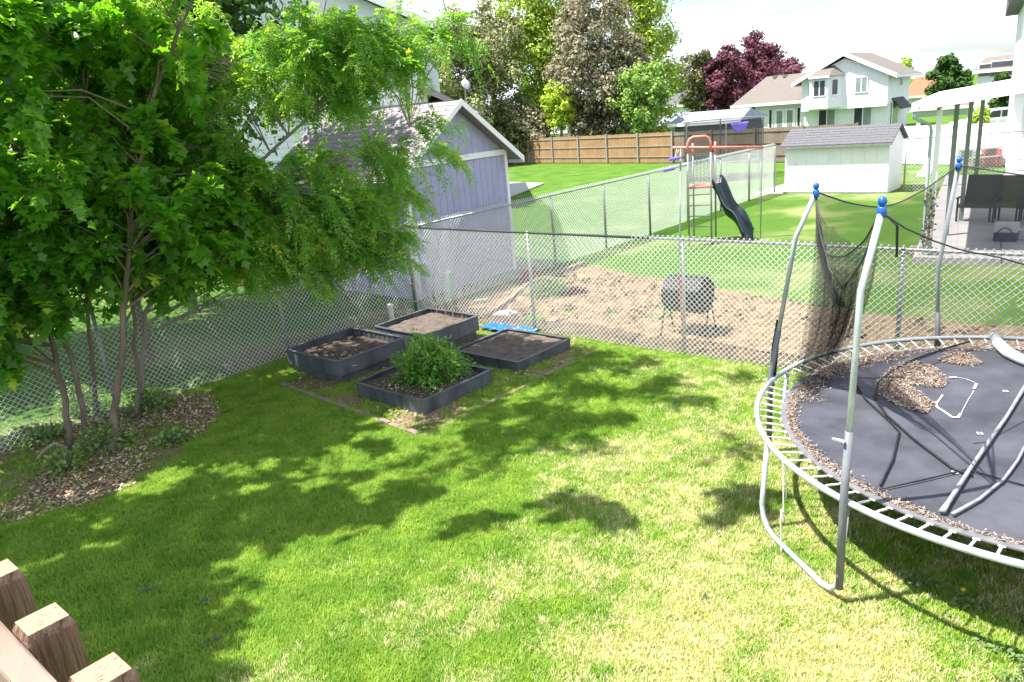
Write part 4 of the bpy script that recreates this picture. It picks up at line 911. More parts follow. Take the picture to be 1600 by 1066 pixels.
MB().obox(S(-.47, -.36, zl-.18), E2*.12, E1*(cl_+.7), ZV*.14).build('gutter', m_white, t)
MB().obox(S(-.03, -.2, zl-.21), E2*.06, E1*(cl_+.2), ZV*.15).build('beam', m_post, t)
for k in range(4): MB().obox(S(-.03+.24*k, k*2.2, .14), E2*.10, E1*.10, ZV*(zl-.352+.02*k)).build('post', m_post if k else m_white, t, bevel=.005)
m_ds = shade('grey_green_downspout', (.25, .32, .34), (.3, .38, .4), scale=3, rough=.4)
MB().tube([S(-.42, -.3, zl-.2), S(-.42, -.3, zl-.32), S(-.12, -.1, zl-.5), S(-.1, -.07, zl-.62), S(-.1, -.07, .1), S(-.2, -.15, .03)], .032, 8).build('downspout', m_ds, t, smooth=True)
m_vine = leafmat('vine_leaf', [(0, (.12, .10, .07)), (.5, (.2, .19, .12)), (1, (.5, .5, .42))], .2)
n = 220; P_ = np.array([S(-.02+random.gauss(0, .05), -.12+random.gauss(0, .04), .25+1.3*random.random()) for _ in range(n)]); Vv, Fi, k = leaves(P_, rng.normal(size=P_.shape), .07, 'simple')
o = fastmesh('climbing_vine', Vv, 4, Fi, m_vine, np.repeat(rng.random(n), k), origin=S(0, 0, .14)); tag(o, 'dry climbing vine wound round the nearest patio post', 'vine')
for i, (px, py) in enumerate([(1425, 398), (1437, 401), (1449, 404), (1430, 392)]):
    rock('rock', 'reddish brown rock at the patio corner by the post, '+['leftmost', 'front middle', 'rightmost', 'rear'][i]+' of four', G(px, py), (.11, .09), .12, m_brick, 'rock', 'rocks at the patio corner', seed=20+i)
# chairs on the patio
m_wick = shade('dark_wicker', (.010, .009, .010), (.022, .02, .02), scale=30, rough=.7, bump=.6, bscale=80)
m_olive = shade('olive_cushion', (.07, .075, .04), (.09, .095, .055), scale=8, rough=.9)
def chair(label, c, ang, wd, hb, back, seat, frame_m):
    t = thing('patio_chair', label, 'chair', c, 'patio chairs under the cover'); ca, sa = math.cos(ang), math.sin(ang); ex = np.array([ca, sa, 0]); ey = np.array([-sa, ca, 0])
    def S(a, b, z): return c+ex*a+ey*b+ZV*z
    MB().obox(S(-wd/2, -.28, .36), ex*wd, ey*.52, ZV*.1).build('seat', seat, t, bevel=.02)
    m = MB(); m.poly([S(-wd/2, .24, .4), S(-wd/2, .32, .4), S(-wd/2, .48, hb), S(-wd/2, .41, hb)], ex*wd); m.build('backrest', back, t, bevel=.03)
    for s in (-1, 1):
        MB().obox(S(s*(wd/2+.03)-.03, -.28, .58), ex*.06, ey*.6, ZV*.04).build('armrest', frame_m, t, bevel=.01)
        for b in (-.25, .28): MB().obox(S(s*(wd/2+.02)-.02, b, 0), ex*.04, ey*.04, ZV*.58).build('leg', frame_m, t)
    return t
ah = math.atan2(-E1[1], -E1[0])+math.pi/2+math.pi
def pz(px, py): q = G(px, py, .14); return q
chair('dark wicker patio chair with rounded back, leftmost of the three', pz(1526, 345), ah+2.9, .78, 1.12, m_wick, m_wick, m_wick)
chair('olive-backed patio chair between two dark chairs', pz(1572, 345), ah+2.9, .6, 1.08, m_olive, m_olive, m_wick)
chair('black patio chair at the right edge of the photo, rightmost of the three', pz(1618, 348), ah+2.9, .7, 1.16, m_black, m_black, m_wick)
m_wb = shade('pale_blue_box', (.42, .43, .44), (.35, .36, .37), scale=6, rough=.5); m_nb = shade('navy_box', (.018, .028, .06), (.025, .035, .075), scale=6, rough=.5)
p = G(1569, 378, .14); t = thing('storage_box', 'small white and navy storage box on the patio in front of the olive chair', 'box', p)
MB().obox(p-D2*.22, D2*.44, D1*.3, ZV*.2).build('base', m_nb, t, bevel=.01); MB().obox(p-D2*.22+ZV*.202, D2*.44, D1*.3, ZV*.2).build('lid', m_wb, t, bevel=.01)
MB().tube([p-D1*.03+D2*(-.15+.3*f)+ZV*(.2+.12*math.sin(f*3.14)) for f in np.linspace(0, 1, 9)], .01, 5).build('handle', m_black, t)
p = G(1596, 375, .14); tag(MB().obox(p-D2*.14, D2*.3, D1*.3, ZV*.22).build('bucket', m_wb, origin=p, bevel=.02), 'pale bin at the right edge of the patio beside the storage box', 'bin')
# neighbour house with lap siding at the right edge
def lap_wall(t, o_, d, nrm, width, z0, z1, mat=None, pitch=.2):
    k = int((z1-z0)/pitch)
    m = MB()
    for i in range(k):
        a_ = o_+ZV*(z0+i*pitch); m.poly([a_, a_+nrm*.02, a_+ZV*pitch], d*width)
    m.build('lap_siding', mat or m_siding, t)
HB = W(1579, 235, 27.5); HB[2] = 0
t = thing('neighbour_house', 'white lap-sided two-storey house at the right edge of the photo', 'house', HB)
MB().obox(HB+E1*.03, E2*9, E1*8, ZV*6.1).build('wall', m_siding, t)
lap_wall(t, HB+E1*.03, E2, -E1, 9, 0, 6.1)
MB().obox(HB+E1*.0, -E2*.03, E1*8, ZV*6.1).build('side_wall', m_siding, t)
MB().obox(HB-E1*.025-E2*.03, E2*.12, E1*.04, ZV*6.1).build('corner_board', m_white, t)
MB().poly([HB-E2*.5-E1*.6+ZV*6.0, HB-E2*.5-E1*.6+ZV*6.15, HB-E2*.5+E1*4+ZV*8.2, HB-E2*.5+E1*8.5+ZV*6.15, HB-E2*.5+E1*8.5+ZV*6.0], E2*10).build('roof', m_shingle_g, t)
MB().obox(HB-E2*.55-E1*.72+ZV*5.95, E2*10, E1*.1, ZV*.16).build('gutter', m_darkrail, t)
wn_ = MB().obox(HB+E2*.45-E1*.03+ZV*4.1, E2*1.2, -E1*.02, ZV*1.3).build('window', m_glass, t); MB().obox(HB+E2*.38-E1*.03+ZV*5.42, E2*1.34, -E1*.03, ZV*.08).build('frame', m_white, wn_)
MB().obox(HB+E2*.45-E1*.03+ZV*2.0, E2*.6, -E1*.02, ZV*1.0).build('window', m_glass, t)
MB().obox(HB-E1*1.9-E2*.1+ZV*.0, E2*.28, E1*.28, ZV*3.0).build('porch_column', m_white, t, bevel=.01)
MB().obox(HB-E1*2.2-E2*.3+ZV*3.0, E2*6, E1*2.15, ZV*.25).build('porch_roof', m_white, t)

# ------------------------------------------------------------------ background: wood fence, buildings, trees
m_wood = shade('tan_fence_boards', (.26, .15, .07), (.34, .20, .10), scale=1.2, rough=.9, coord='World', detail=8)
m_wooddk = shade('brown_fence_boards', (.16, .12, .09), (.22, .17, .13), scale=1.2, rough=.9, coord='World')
def wood_fence(label, pts, h, mat, nm='wooden_fence', railz=True, tops=None, postmat=None, group=None):
    t = thing(nm, label, 'fence', pts[0], group)
    m = MB(); d_tot = 0
    for a_, b_ in zip(pts[:-1], pts[1:]):
        d = b_-a_; Ln = np.linalg.norm(d); d /= Ln; nn = np.cross(d, ZV); n = int(Ln/.16)
        if nn@np.array([0, -1, 0]) < 0: nn = -nn
        for i in range(n): m.obox(a_+d*(i*.16+.004)+nn*random.uniform(0, .01), d*.15, nn*.02, ZV*(h+random.uniform(-.025, .02)))
        k = max(1, int(Ln/2.7))
        for i in range(k+1): MB().obox(a_+d*(Ln*i/k)+nn*.035, d*.09, nn*.09, ZV*(h+.06)).build('post', postmat or m_galv, t)
        for z_ in (.35, h*.55, h-.2): MB().obox(a_+nn*.032+ZV*z_, b_-a_, nn*.035, ZV*.05).build('rail', postmat or mat, t)
    m.build('fence_boards', mat, t, kind='stuff'); return t
f0 = G(560, 222, 1.83); f1 = G(800, 218, 1.83); f2 = G(1050, 207, 1.83); f3 = G(1347, 193, 1.83)
for q in (f0, f1, f2, f3): q[2] = 0
f1 = f1+(f1-f2)*.05
wood_fence('long tan wooden board fence with grey posts closing the far lawn', [f1-(f2-f1)*.6, f1, f2], 1.85, m_wood, postmat=shade('grey_fence_post', (.3, .29, .27), (.24, .23, .21), scale=5, rough=.8))
wood_fence('dark brown board fence behind the far trampoline', [f2+(f3-f2)*.002, f2+(f3-f2)*.98], 1.83, m_wooddk, postmat=m_wooddk)  # boards browner and darker than the long tan fence
# white vinyl fence
v0 = W(1349, 190, 36.5); v1 = W(1462, 187, 33.5); zv = v0[2]
for q in (v0, v1): q[2] = 0
t = thing('vinyl_fence', 'solid white vinyl privacy fence behind the white shed', 'fence', v0); d = v1-v0; Ln = np.linalg.norm(d); d /= Ln; nn = np.cross(d, ZV); n = 6
d_ = d; Lx = Ln+4.5
k = int(Lx/2.2)
for i in range(k):
    a_ = v0+d*(Lx*i/k); MB().obox(a_+d*.07, d*(Lx/k-.05), nn*.04, ZV*1.6).build('panel', m_white, t); MB().obox(a_-nn*.04, d*.12, nn*.12, ZV*1.78).build('post', m_white, t); MB().obox(a_+d*.13-nn*.01+ZV*1.602, d*(Lx/k-.14), nn*.06, ZV*.08).build('rail', m_white, t)
# two-storey white house
def window(t, o_, d, up_, w_, h_, nrm, glass=m_glass, split=1, fr=.09):
    wd = MB().obox(o_, d*w_, nrm*.05, ZV*h_).build('window', m_white, t)
    pw = (w_-fr*(split+1))/split
    for i in range(split): MB().obox(o_+d*(fr+i*(pw+fr))+ZV*fr+nrm*.052, d*pw, nrm*.012, ZV*(h_-2*fr)).build('pane', glass if not isinstance(glass, (list, tuple)) else glass[i], wd)
    return wd
DH = 64.
def PLN(px, py, p0, nrm):
    """sight line through a pixel meets the upright plane through p0 with this normal"""
    d = ray(px, py); o_ = np.array([0, 0, CH]); return o_+d*(((p0-o_)@nrm)/(d@nrm))
def house_main():
    d = D2; nrm = -D1; o0 = W(1252, 168, DH); zf = o0[2]; o0 = o0*[1, 1, 0]
    def at(px, py): q = PLN(px, py, o0, nrm); return (q-o0)@d, q[2]
    wd, zf = at(1386, 167)[0], at(1320, 167)[1]; ze = at(1386, 113)[1]; zr = at(1320, 85)[1]; dp = 6.2
    t = thing('two_storey_house', 'white two-storey house with front gable and boxed bay window beyond the white shed', 'house', o0)
    MB().obox(o0+d*.05-ZV*.2-nrm*.55, d*(wd-.1), -nrm*(dp-.55), ZV*(zf+.2)).build('lower_wall', m_siding, t)
    MB().obox(o0+ZV*zf, d*wd, -nrm*dp, ZV*(ze-zf)).build('upper_wall', m_siding, t)
    MB().poly([o0+ZV*ze, o0+d*wd+ZV*ze, o0+d*wd/2+ZV*(zr-.3)], -nrm*dp).build('gable_wall', m_siding, t)
    lap_wall(t, o0, d, nrm, wd, zf, ze, pitch=.22)
    MB().obox(o0+nrm*.03+ZV*(zf-.15), d*wd, -nrm*.06, ZV*.15).build('trim_board', m_white, t)
    for a in (0, wd-.14): MB().obox(o0+d*a+nrm*.026+ZV*zf, d*.14, -nrm*.02, ZV*(ze-zf)).build('corner_board', m_white, t)
    ov = .7; sl_ = (zr-ze)/(wd/2)
    for s in (-1, 1):
        pk = o0+d*wd/2+ZV*zr; ev = o0+d*(wd/2+s*(wd/2+ov))+ZV*(zr-sl_*(wd/2+ov)); q = nrm*.34
        MB().poly([pk+q, ev+q, ev+q+ZV*.14, pk+q+ZV*.14], -nrm*(dp+.9)).build('roof', m_shingle_t, t)
        MB().poly([pk+q+nrm*.03-ZV*.12, ev+q+nrm*.03-ZV*.12, ev+q+nrm*.03+ZV*.2, pk+q+nrm*.03+ZV*.2], nrm*.06).build('rake_board', m_white, t)
        MB().obox(ev+q-ZV*.1+d*(s*.02), -nrm*(dp+1.2), d*s*.04, ZV*.22).build('fascia', m_white, t)
    # right side wall details
    rw = o0+d*wd
    MB().poly([rw+d*.02-nrm*1.2+ZV*(zf+.3), rw+d*.02-nrm*4.4+ZV*(zf+.3), rw+d*.7-nrm*4.4+ZV*(zf-.5), rw+d*.7-nrm*1.2+ZV*(zf-.5)], ZV*.08).build('awning', m_black, t)
    window(t, rw+d*.02-nrm*1.3+ZV*.3, -nrm, 0, 1.6, 2.0, d, m_glass2); window(t, rw+d*.02-nrm*3.2+ZV*(zf+1.2), -nrm, 0, .6, 1.1, d, m_glass)
    # bay
    bx0, bx1 = at(1273, 150)[0], at(1300, 150)[0]; bz1 = at(1290, 119)[1]; bd = 1.0
    b0, b1 = o0+d*bx0, o0+d*bx1
    MB().poly([b0+ZV*zf-d*.5, b0+nrm*bd+ZV*zf, b1+nrm*bd+ZV*zf, b1+d*.75+ZV*zf], ZV*(bz1-zf)).build('bay', m_siding, t)
    tp = bz1
    MB().add([b0-d*.7+ZV*tp, b0+nrm*(bd+.25)-d*.1+ZV*tp, b1+nrm*(bd+.25)+d*.15+ZV*tp, b1+d*1.0+ZV*tp, b0+d*.5+ZV*(tp+.75), b1+d*.1+ZV*(tp+.75)], [(0, 1, 4), (1, 2, 5, 4), (2, 3, 5), (0, 4, 5, 3), (0, 3, 2, 1)]).build('bay_roof', m_shingle_t, t)
    MB().obox(b0+nrm*(bd+.26)-d*.1+ZV*(tp-.14), d*(bx1-bx0+.25), nrm*.03, ZV*.16).build('fascia', m_white, t)
    window(t, b0+nrm*(bd+.002)+d*.2+ZV*(zf+.95), d, 0, bx1-bx0-.35, 1.3, nrm, [m_glass, m_glass], 2)
    sdv = (b1+d*.75)-(b1+nrm*bd); sl2 = np.linalg.norm(sdv); sdv /= sl2; sn = np.cross(sdv, ZV); sn = sn if sn@d > 0 else -sn
    window(t, b1+nrm*bd+sdv*.25+sn*.003+ZV*(zf+.95), sdv, 0, .65, 1.3, sn, m_glass)
    sdv = (b0+nrm*bd)-(b0-d*.5); sdv /= np.linalg.norm(sdv); sn = np.cross(sdv, ZV); sn = sn if sn@d < 0 else -sn
    window(t, b0-d*.5+sdv*.3+sn*.003+ZV*(zf+.95), sdv, 0, .6, 1.3, sn, m_glass)
    x_, z_ = at(1335, 146); window(t, o0+d*x_+nrm*.03+ZV*(z_), d, 0, at(1356, 140)[0]-x_, 1.25, nrm, [m_glass2, m_glass2], 2)
    for px0, px1 in ((1275, 1303), (1330, 1360)):
        x0, x1 = at(px0, 185)[0], at(px1, 185)[0]; window(t, o0+d*x0+nrm*(.052-.55)+ZV*.35, d, 0, x1-x0, 2.05, nrm, [m_glass, m_glass2], 2)
house_main()
def house_low():
    d = D2; nrm = -D1; pr_ = W(1253, 190, DH+2.5)*[1, 1, 0]; pl_ = PLN(1160, 195, pr_, nrm)*[1, 1, 0]; o0 = pl_; wd = (pr_-pl_)@d+.6
    def at(px, py): q = PLN(px, py, o0, nrm); return (q-o0)@d, q[2]
    ze = at(1200, 160)[1]; zr = PLN(1208, 119, o0-nrm*3.2, nrm)[2]
    t = thing('low_house_wing', 'single-storey white house with tan roof and french doors left of the two-storey house', 'house', o0)
    MB().obox(o0-ZV*.2, d*wd, -nrm*6, ZV*(ze+.2)).build('wall', m_siding, t)
    m = MB(); e0 = o0-d*.9+nrm*.6+ZV*(ze-.1); e1 = o0+d*wd+nrm*.6+ZV*(ze-.1); r0 = o0+d*.9-nrm*3.2+ZV*zr; r1 = o0+d*wd-nrm*3.2+ZV*zr; b0 = o0-d*.9-nrm*6.5+ZV*(ze-.1); b1 = o0+d*wd-nrm*6.5+ZV*(ze-.1)
    m.add([e0, e1, r1, r0, b0, b1], [(0, 1, 2, 3), (4, 3, 2, 5), (0, 3, 4), (0, 4, 5, 1)]); m.build('roof', m_shingle_t, t)
    MB().obox(e0+nrm*.03-ZV*.18, d*(wd+.9), -nrm*.05, ZV*.24).build('fascia', m_white, t)
    x0, z0 = at(1168, 180); window(t, o0+d*x0+nrm*.03+ZV*z0, d, 0, at(1182, 180)[0]-x0, .95, nrm, [m_glass, m_glass], 2)
    for px in (1201, 1245): window(t, o0+d*at(px, 180)[0]+nrm*.03+ZV*.5, d, 0, .4, 1.7, nrm, m_glass)
    x0 = at(1211, 180)[0]
    for k in (0, 1):
        dr_ = MB().obox(o0+d*(x0+k*.92)+nrm*.03, d*.88, nrm*.05, ZV*2.15).build('door', m_white, t)
        MB().obox(o0+d*(x0+k*.92+.18)+nrm*.082+ZV*.35, d*.5, nrm*.01, ZV*1.6).build('pane', m_glass2, dr_)
    for f in (.3, .45): p = o0+d*wd*f-nrm*2.9+ZV*(zr-.08); MB().cbox(p, .35, .3, .22).build('roof_vent', m_galv, t)
house_low()
def simple_house(name, label, px0, px1, eave, ridge, Y, wallm, roofm, dp=8., hip=.25, wins=(), nm_cat='house'):
    d = D2; nrm = -D1; p0 = W((px0+px1)/2, eave, Y); ze = p0[2]; p0 = p0*[1, 1, 0]; a_, b_ = PLN(px0, eave, p0, nrm), PLN(px1, eave, p0, nrm); zr = PLN((px0+px1)/2, ridge, p0-nrm*dp*.5, nrm)[2]
    o0 = a_*[1, 1, 0]; wd = (b_-a_)@d
    t = thing(name, label, nm_cat, o0)
    MB().obox(o0+d*.3-nrm*.5-ZV*.1, d*(wd-.6), -nrm*dp, ZV*(ze+.1)).build('wall', wallm, t)
    P = [o0+ZV*ze, o0+d*wd+ZV*ze, o0+d*(wd-hip)-nrm*dp*.5+ZV*zr, o0+d*hip-nrm*dp*.5+ZV*zr, o0-nrm*(dp+.7)+ZV*ze, o0+d*wd-nrm*(dp+.7)+ZV*ze]
    MB().add(P, [(0, 1, 2, 3), (4, 3, 2, 5), (0, 3, 4), (1, 5, 2), (0, 4, 5, 1)]).build('roof', roofm, t)
    MB().obox(P[0]+nrm*.04-ZV*.2, d*wd, -nrm*.035, ZV*.22).build('fascia', m_white, t)
    for (wx, wy, ww, wh, g) in wins:
        q = PLN(wx, wy, o0-nrm*.5, nrm); window(t, q+nrm*.003, d, 0, ww, wh, nrm, g)
    return t
simple_house('orange_roofed_house', 'low house with an orange shingle roof right of the two-storey house', 1408, 1458, 150, 121, 85, m_siding, m_orange, 9, .3)
simple_house('hillside_house', 'grey-roofed white upstairs house behind the patio cover near the right edge', 1520, 1600, 108, 88, 62, m_siding, m_shingle_t, 6, .3, wins=((1527, 122, 1.0, 1.1, m_glass), (1546, 122, 1.8, 1.3, m_glass)))
simple_house('cream_house', 'low cream house glimpsed above the white vinyl fence, left of the patio cover', 1422, 1525, 168, 150, 74, m_siding, m_shingle_t, 7, .3)
simple_house('grey_roofed_shed', 'long low outbuilding with pale grey roof behind the far trampoline', 1043, 1158, 191, 174, 54, shade('blue_grey_wall', (.14, .15, .2), (.12, .13, .17), scale=3, rough=.8), shade('pale_metal_roof', (.26, .28, .33), (.22, .24, .28), scale=3, rough=.6), 4, .2, nm_cat='outbuilding')  # outbuilding wall in a dark bluish grey
simple_house('distant_house', 'far grey-roofed house between the green trees and the outbuilding', 1025, 1085, 165, 140, 95, m_siding, m_shingle_g, 9, 1.5)
simple_house('pale_outbuilding', 'pale low building seen under the trees behind the tan wooden fence', 925, 1055, 196, 182, 68, m_siding, shade('pale_metal_roof', (.26, .28, .33)), 5, .2, nm_cat='outbuilding')
simple_house('pale_garage', 'low pale roofed garage half hidden behind the dark tree trunks', 845, 915, 205, 196, 72, m_siding, shade('pale_metal_roof', (.26, .28, .33)), 5, .2, nm_cat='garage')
# big two-storey house behind the left tree
def house_left():
    Y = 33.; xr = W(668, 150, Y)[0]; xl = W(250, 150, Y)[0]; o0 = np.array([xl, Y, 0]); wd = xr-xl; d = np.array([1., 0, 0]); nrm = np.array([0, -1., 0]); H = W(640, 40, Y)[2]
    t = thing('two_storey_house', 'large pale lap-sided house half hidden behind the leafy tree on the left', 'house', o0)
    m_w = shade('pale_grey_siding', (.60, .62, .66), (.55, .57, .61), scale=3, rough=.7)
    MB().obox(o0, d*wd, -nrm*9, ZV*H).build('wall', m_w, t)
    k = int(H/.25); 
    m = MB()
    for i in range(k): m.poly([o0+ZV*i*.25, o0+ZV*i*.25+nrm*.025, o0+ZV*(i+1)*.25], d*wd)
    m.build('lap_siding', m_w, t)
    pk = o0+d*wd*.55+ZV*(W(540, -60, Y)[2])
    MB().poly([o0+ZV*H, o0+d*wd+ZV*H, pk], -nrm*9).build('gable_wall', m_w, t)
    for e_ in (o0+ZV*H-d*.6-ZV*.25, o0+d*wd+ZV*H+d*.6-ZV*.25):
        MB().poly([e_+nrm*.5, pk+nrm*.5, pk+nrm*.5+ZV*.25, e_+nrm*.5+ZV*.25], -nrm*10).build('roof', m_shingle_g, t)
        MB().poly([e_+nrm*.53, pk+nrm*.53, pk+nrm*.53+ZV*.28, e_+nrm*.53+ZV*.28], nrm*.03).build('rake_board', m_white, t)
    for px, py, w_, h_ in ((598, 142, .95, 1.9), (440, 120, 1.1, 1.4)):
        q = W(px, py, Y); window(t, np.array([q[0], Y-.03, q[2]]), d, 0, w_, h_, nrm, m_glass2)
    MB().obox(o0+nrm*.03+ZV*(W(500, 175, Y)[2]), d*wd, nrm*.06, ZV*.6).build('trim_board', m_white, t)
    # lower side roof falling to the right
    q0 = W(655, 133, Y-1); q1 = W(748, 172, Y-1); q2 = W(640, 172, Y-1)
    MB().poly([q0, q1, q1-ZV*.22, q0-ZV*.22], -nrm*7).build('lower_roof', m_shingle_l, t)
    a_ = np.array([q0[0]-3.6, Y-1.8, q1[2]-.1]); b_ = np.array([q1[0], Y-1.8, q1[2]-.1]); c_ = np.array([q0[0]-3.6, Y+2.6, q0[2]+.1]); e_ = np.array([q0[0], Y+2.6, q0[2]+.1])
    MB().add([a_, b_, e_, c_, a_-ZV*.15, b_-ZV*.15, e_-ZV*.15, c_-ZV*.15], [(0, 1, 2, 3), (7, 6, 5, 4), (0, 4, 5, 1), (1, 5, 6, 2)]).build('porch_roof', m_shingle_l, t)
    lw = np.array([q0[0]-3.4, Y-1.2, 0]); MB().obox(lw, d*(q1[0]-lw[0]-.5), -nrm*5, ZV*(q1[2]-.3)).build('lower_wall', m_w, t)
house_left()
# satellite dish
p = W(728, 132, 31); m_dish = shade('grey_dish', (.55, .56, .6), (.48, .5, .54), scale=3, rough=.5)
t = thing('satellite_dish', 'small grey satellite dish on the left house lower roof edge', 'satellite dish', p)
dirn = np.array([.5, -.75, .4]); dirn /= np.linalg.norm(dirn); ax_ = np.cross(dirn, ZV); ax_ /= np.linalg.norm(ax_); ay_ = np.cross(ax_, dirn)
m = MB(); prof = [(0.001, -.06), (.12, -.045), (.21, 0), (.21, .012), (.001, -.045)]; n = 18
m.add([p+ax_*r*math.cos(6.283*j/n)*.9+ay_*r*math.sin(6.283*j/n)+dirn*z for r, z in prof for j in range(n)], [(i*n+j, i*n+(j+1) % n, (i+1)*n+(j+1) % n, (i+1)*n+j) for i in range(4) for j in range(n)]); m.build('reflector', m_dish, t, smooth=True)
MB().tube([p-ay_*.25, p+dirn*.35-ay_*.05], .015, 5).build('arm', m_galv, t); MB().tube([p-dirn*.06, p-dirn*.15-ZV*.5, p-dirn*.1-ZV*1.3], .025, 6).build('mast', m_galv, t)
# far trampoline with enclosure
def far_tramp():
    c = W(1130, 230, 36); c[2] = 0; R = 1.95
    t = thing('trampoline', 'far smaller trampoline with upright black net enclosure behind the coral swing set', 'trampoline', c)
    def rp_(a, z, r=R): return c+np.array([r*math.cos(a), r*math.sin(a), z])
    MB().tube([rp_(6.283*i/40, .85) for i in range(41)], .03, 6, caps=False).build('rim', m_galv, t)
    MB().lathe([(R-.1, .83), (R-.1, .85)], c, 32).build('mat', m_black, t)
    m = MB(); m.add([rp_(6.283*i/32, z, R-.12) for z in (.85, 2.65) for i in range(32)], [(i, (i+1) % 32, 32+(i+1) % 32, 32+i) for i in range(32)]); m.build('net', m_net, t)
    MB().tube([rp_(6.283*i/40, 2.65, R-.12) for i in range(41)], .02, 5, caps=False).build('net_hoop', m_foam, t)
    for k in range(6): a = 6.283*k/6+.3; MB().tube([rp_(a, 0), rp_(a, 2.5), rp_(a, 2.68, R-.1)], .03, 6).build('pole', m_foam, t)
    q = W(1155, 191, 34.2); m = MB(); vs_ = [q+np.array([-.42, 0, .0]), q+np.array([.42, 0, .0])]+[q+np.array([.38*math.cos(a), -.05, -.42*math.sin(a)]) for a in np.linspace(.15, 2.99, 9)]
    m.poly([vs_[0]]+[vs_[1]]+vs_[2:], np.array([0, .12, 0])); m.build('hoop_backboard', m_purple, t)
far_tramp()
# far right clutter: bench, bin, tarp pile, second chain link, car
p = W(1531, 236, 31); p[2] = 0; t = thing('picnic_table', 'grey picnic table on the tan ground beyond the patio', 'table', p)
MB().cbox(p+ZV*.74, 1.5, .7, .05).build('tabletop', m_galv, t)
for s in (-1, 1): MB().cbox(p+np.array([0, s*.6, .44]), 1.5, .25, .04).build('bench', m_galv, t); MB().cbox(p+np.array([s*.5, 0, .36]), .07, 1.2, .7).build('leg', m_redm if s > 0 else m_galv, t)
p = G(1578, 246); tag(MB().lathe([(.26, 0), (.32, .5), (.33, .52)], p, 14).build('planter_pot', shade('grey_pot', (.2, .2, .21)), origin=p), 'dark grey planter tub left of the house wall beyond the patio', 'planter')
p = G(1575, 219); rock('covered_pile', 'low pile under a grey cover on the tan ground by the white column', p, (.7, .5), .45, m_dish, 'pile', seed=31)
MB().poly([G(1516, 252)-ZV*.03, G(1600, 250)-ZV*.03, G(1660, 215)-ZV*.03, G(1560, 212)-ZV*.03, G(1535, 225)-ZV*.03], ZV*.045).build('gravel_path', shade('tan_gravel', (.30, .25, .19), (.24, .20, .155), scale=6, rough=1, bump=.4))['kind'] = 'structure'
MB().poly([G(1430, 277)-ZV*.03, G(1452, 277)-ZV*.03, G(1475, 232)-ZV*.03, G(1462, 232)-ZV*.03], ZV*.045).build('gravel_path', shade('tan_gravel', (.52, .45, .36)))['kind'] = 'structure'
a_, b_ = G(1508, 250), G(1606, 246); a_[2] = b_[2] = 0
fence('chain_link_fence', 'chain-link fence beyond the patio with picnic table behind it', a_, b_, [(a_, .03, 1.3), ((a_+b_)/2, .03, 1.3), (b_, .03, 1.3)], h=1.3, rails=[(a_+ZV*1.3, b_+ZV*1.3, m_galv)], mesh_h=1.3, diag=.12, r=.004, seed=6, group='chain-link fences beyond the next yard')
# street + car
ry = 50.; MB().obox((14, ry-1, -.046), np.array([60., 0, 0]), np.array([0, 8., 0]), ZV*.04).build('road', shade('asphalt', (.06, .06, .065), (.08, .08, .085), scale=6, rough=.9))['kind'] = 'structure'
def car():
    c = W(1548, 190, 47.5); c[2] = 0; Ln, Wd = 4.5, 1.8
    t = thing('parked_car', 'white car parked on the street far beyond the patio', 'car', c)
    m_car = shade('white_car_paint', (.75, .77, .8), (.7, .72, .76), scale=2, rough=.2)
    def S(a, b, z): return c+np.array([a, b, z])
    prof = [(-2.2, .3), (-2.25, .65), (-2.1, .85), (-1.2, .95), (1.9, .98), (2.2, .85), (2.22, .35)]
    MB().poly([S(a, -.88, z) for a, z in prof], (0, 1.76, 0)).build('body', m_car, t, bevel=.06)
    cab = [(-1.15, .95), (-.45, 1.45), (1.35, 1.48), (1.95, .97)]
    MB().poly([S(a, -.78, z) for a, z in cab], (0, 1.56, 0)).build('cabin', m_car, t, bevel=.05)
    for w_ in ([(-.98, .99), (-.42, 1.38), (.05, 1.4), (.05, .99)], [(.15, .99), (.15, 1.4), (.9, 1.4), (1.0, .99)], [(1.1, .99), (1.02, 1.4), (1.3, 1.38), (1.7, 1.0)]):
        MB().poly([S(a, -.80, z) for a, z in w_], (0, .02, 0)).build('side_window', m_glass, t)
    for a in (-1.4, 1.4):
        m = MB().tube([S(a, -.9, .33), S(a, -.7, .33)], .33, 18); w_ = m.build('wheel', m_black, t); MB().tube([S(a, -.915, .33), S(a, -.9, .33)], .19, 12).build('rim', m_galv, w_)
    MB().cbox(S(-2.2, -.6, .7), .1, .3, .15).build('headlight', m_glass2, t)
car()
# white rail fence before the car
a_ = W(1512, 195, 44); b_ = W(1590, 192, 44); a_[2] = b_[2] = 0
t = thing('rail_fence', 'low white post and rail fence in front of the parked car', 'fence', a_)
for k in range(6): MB().cbox(a_+(b_-a_)*k/5+ZV*.55, .12, .12, 1.1).build('post', m_white, t)
for z_ in (.5, .95): MB().obox(a_+ZV*z_-[0, .03, 0], b_-a_, (0, .05, 0), ZV*.12).build('rail', m_white, t)

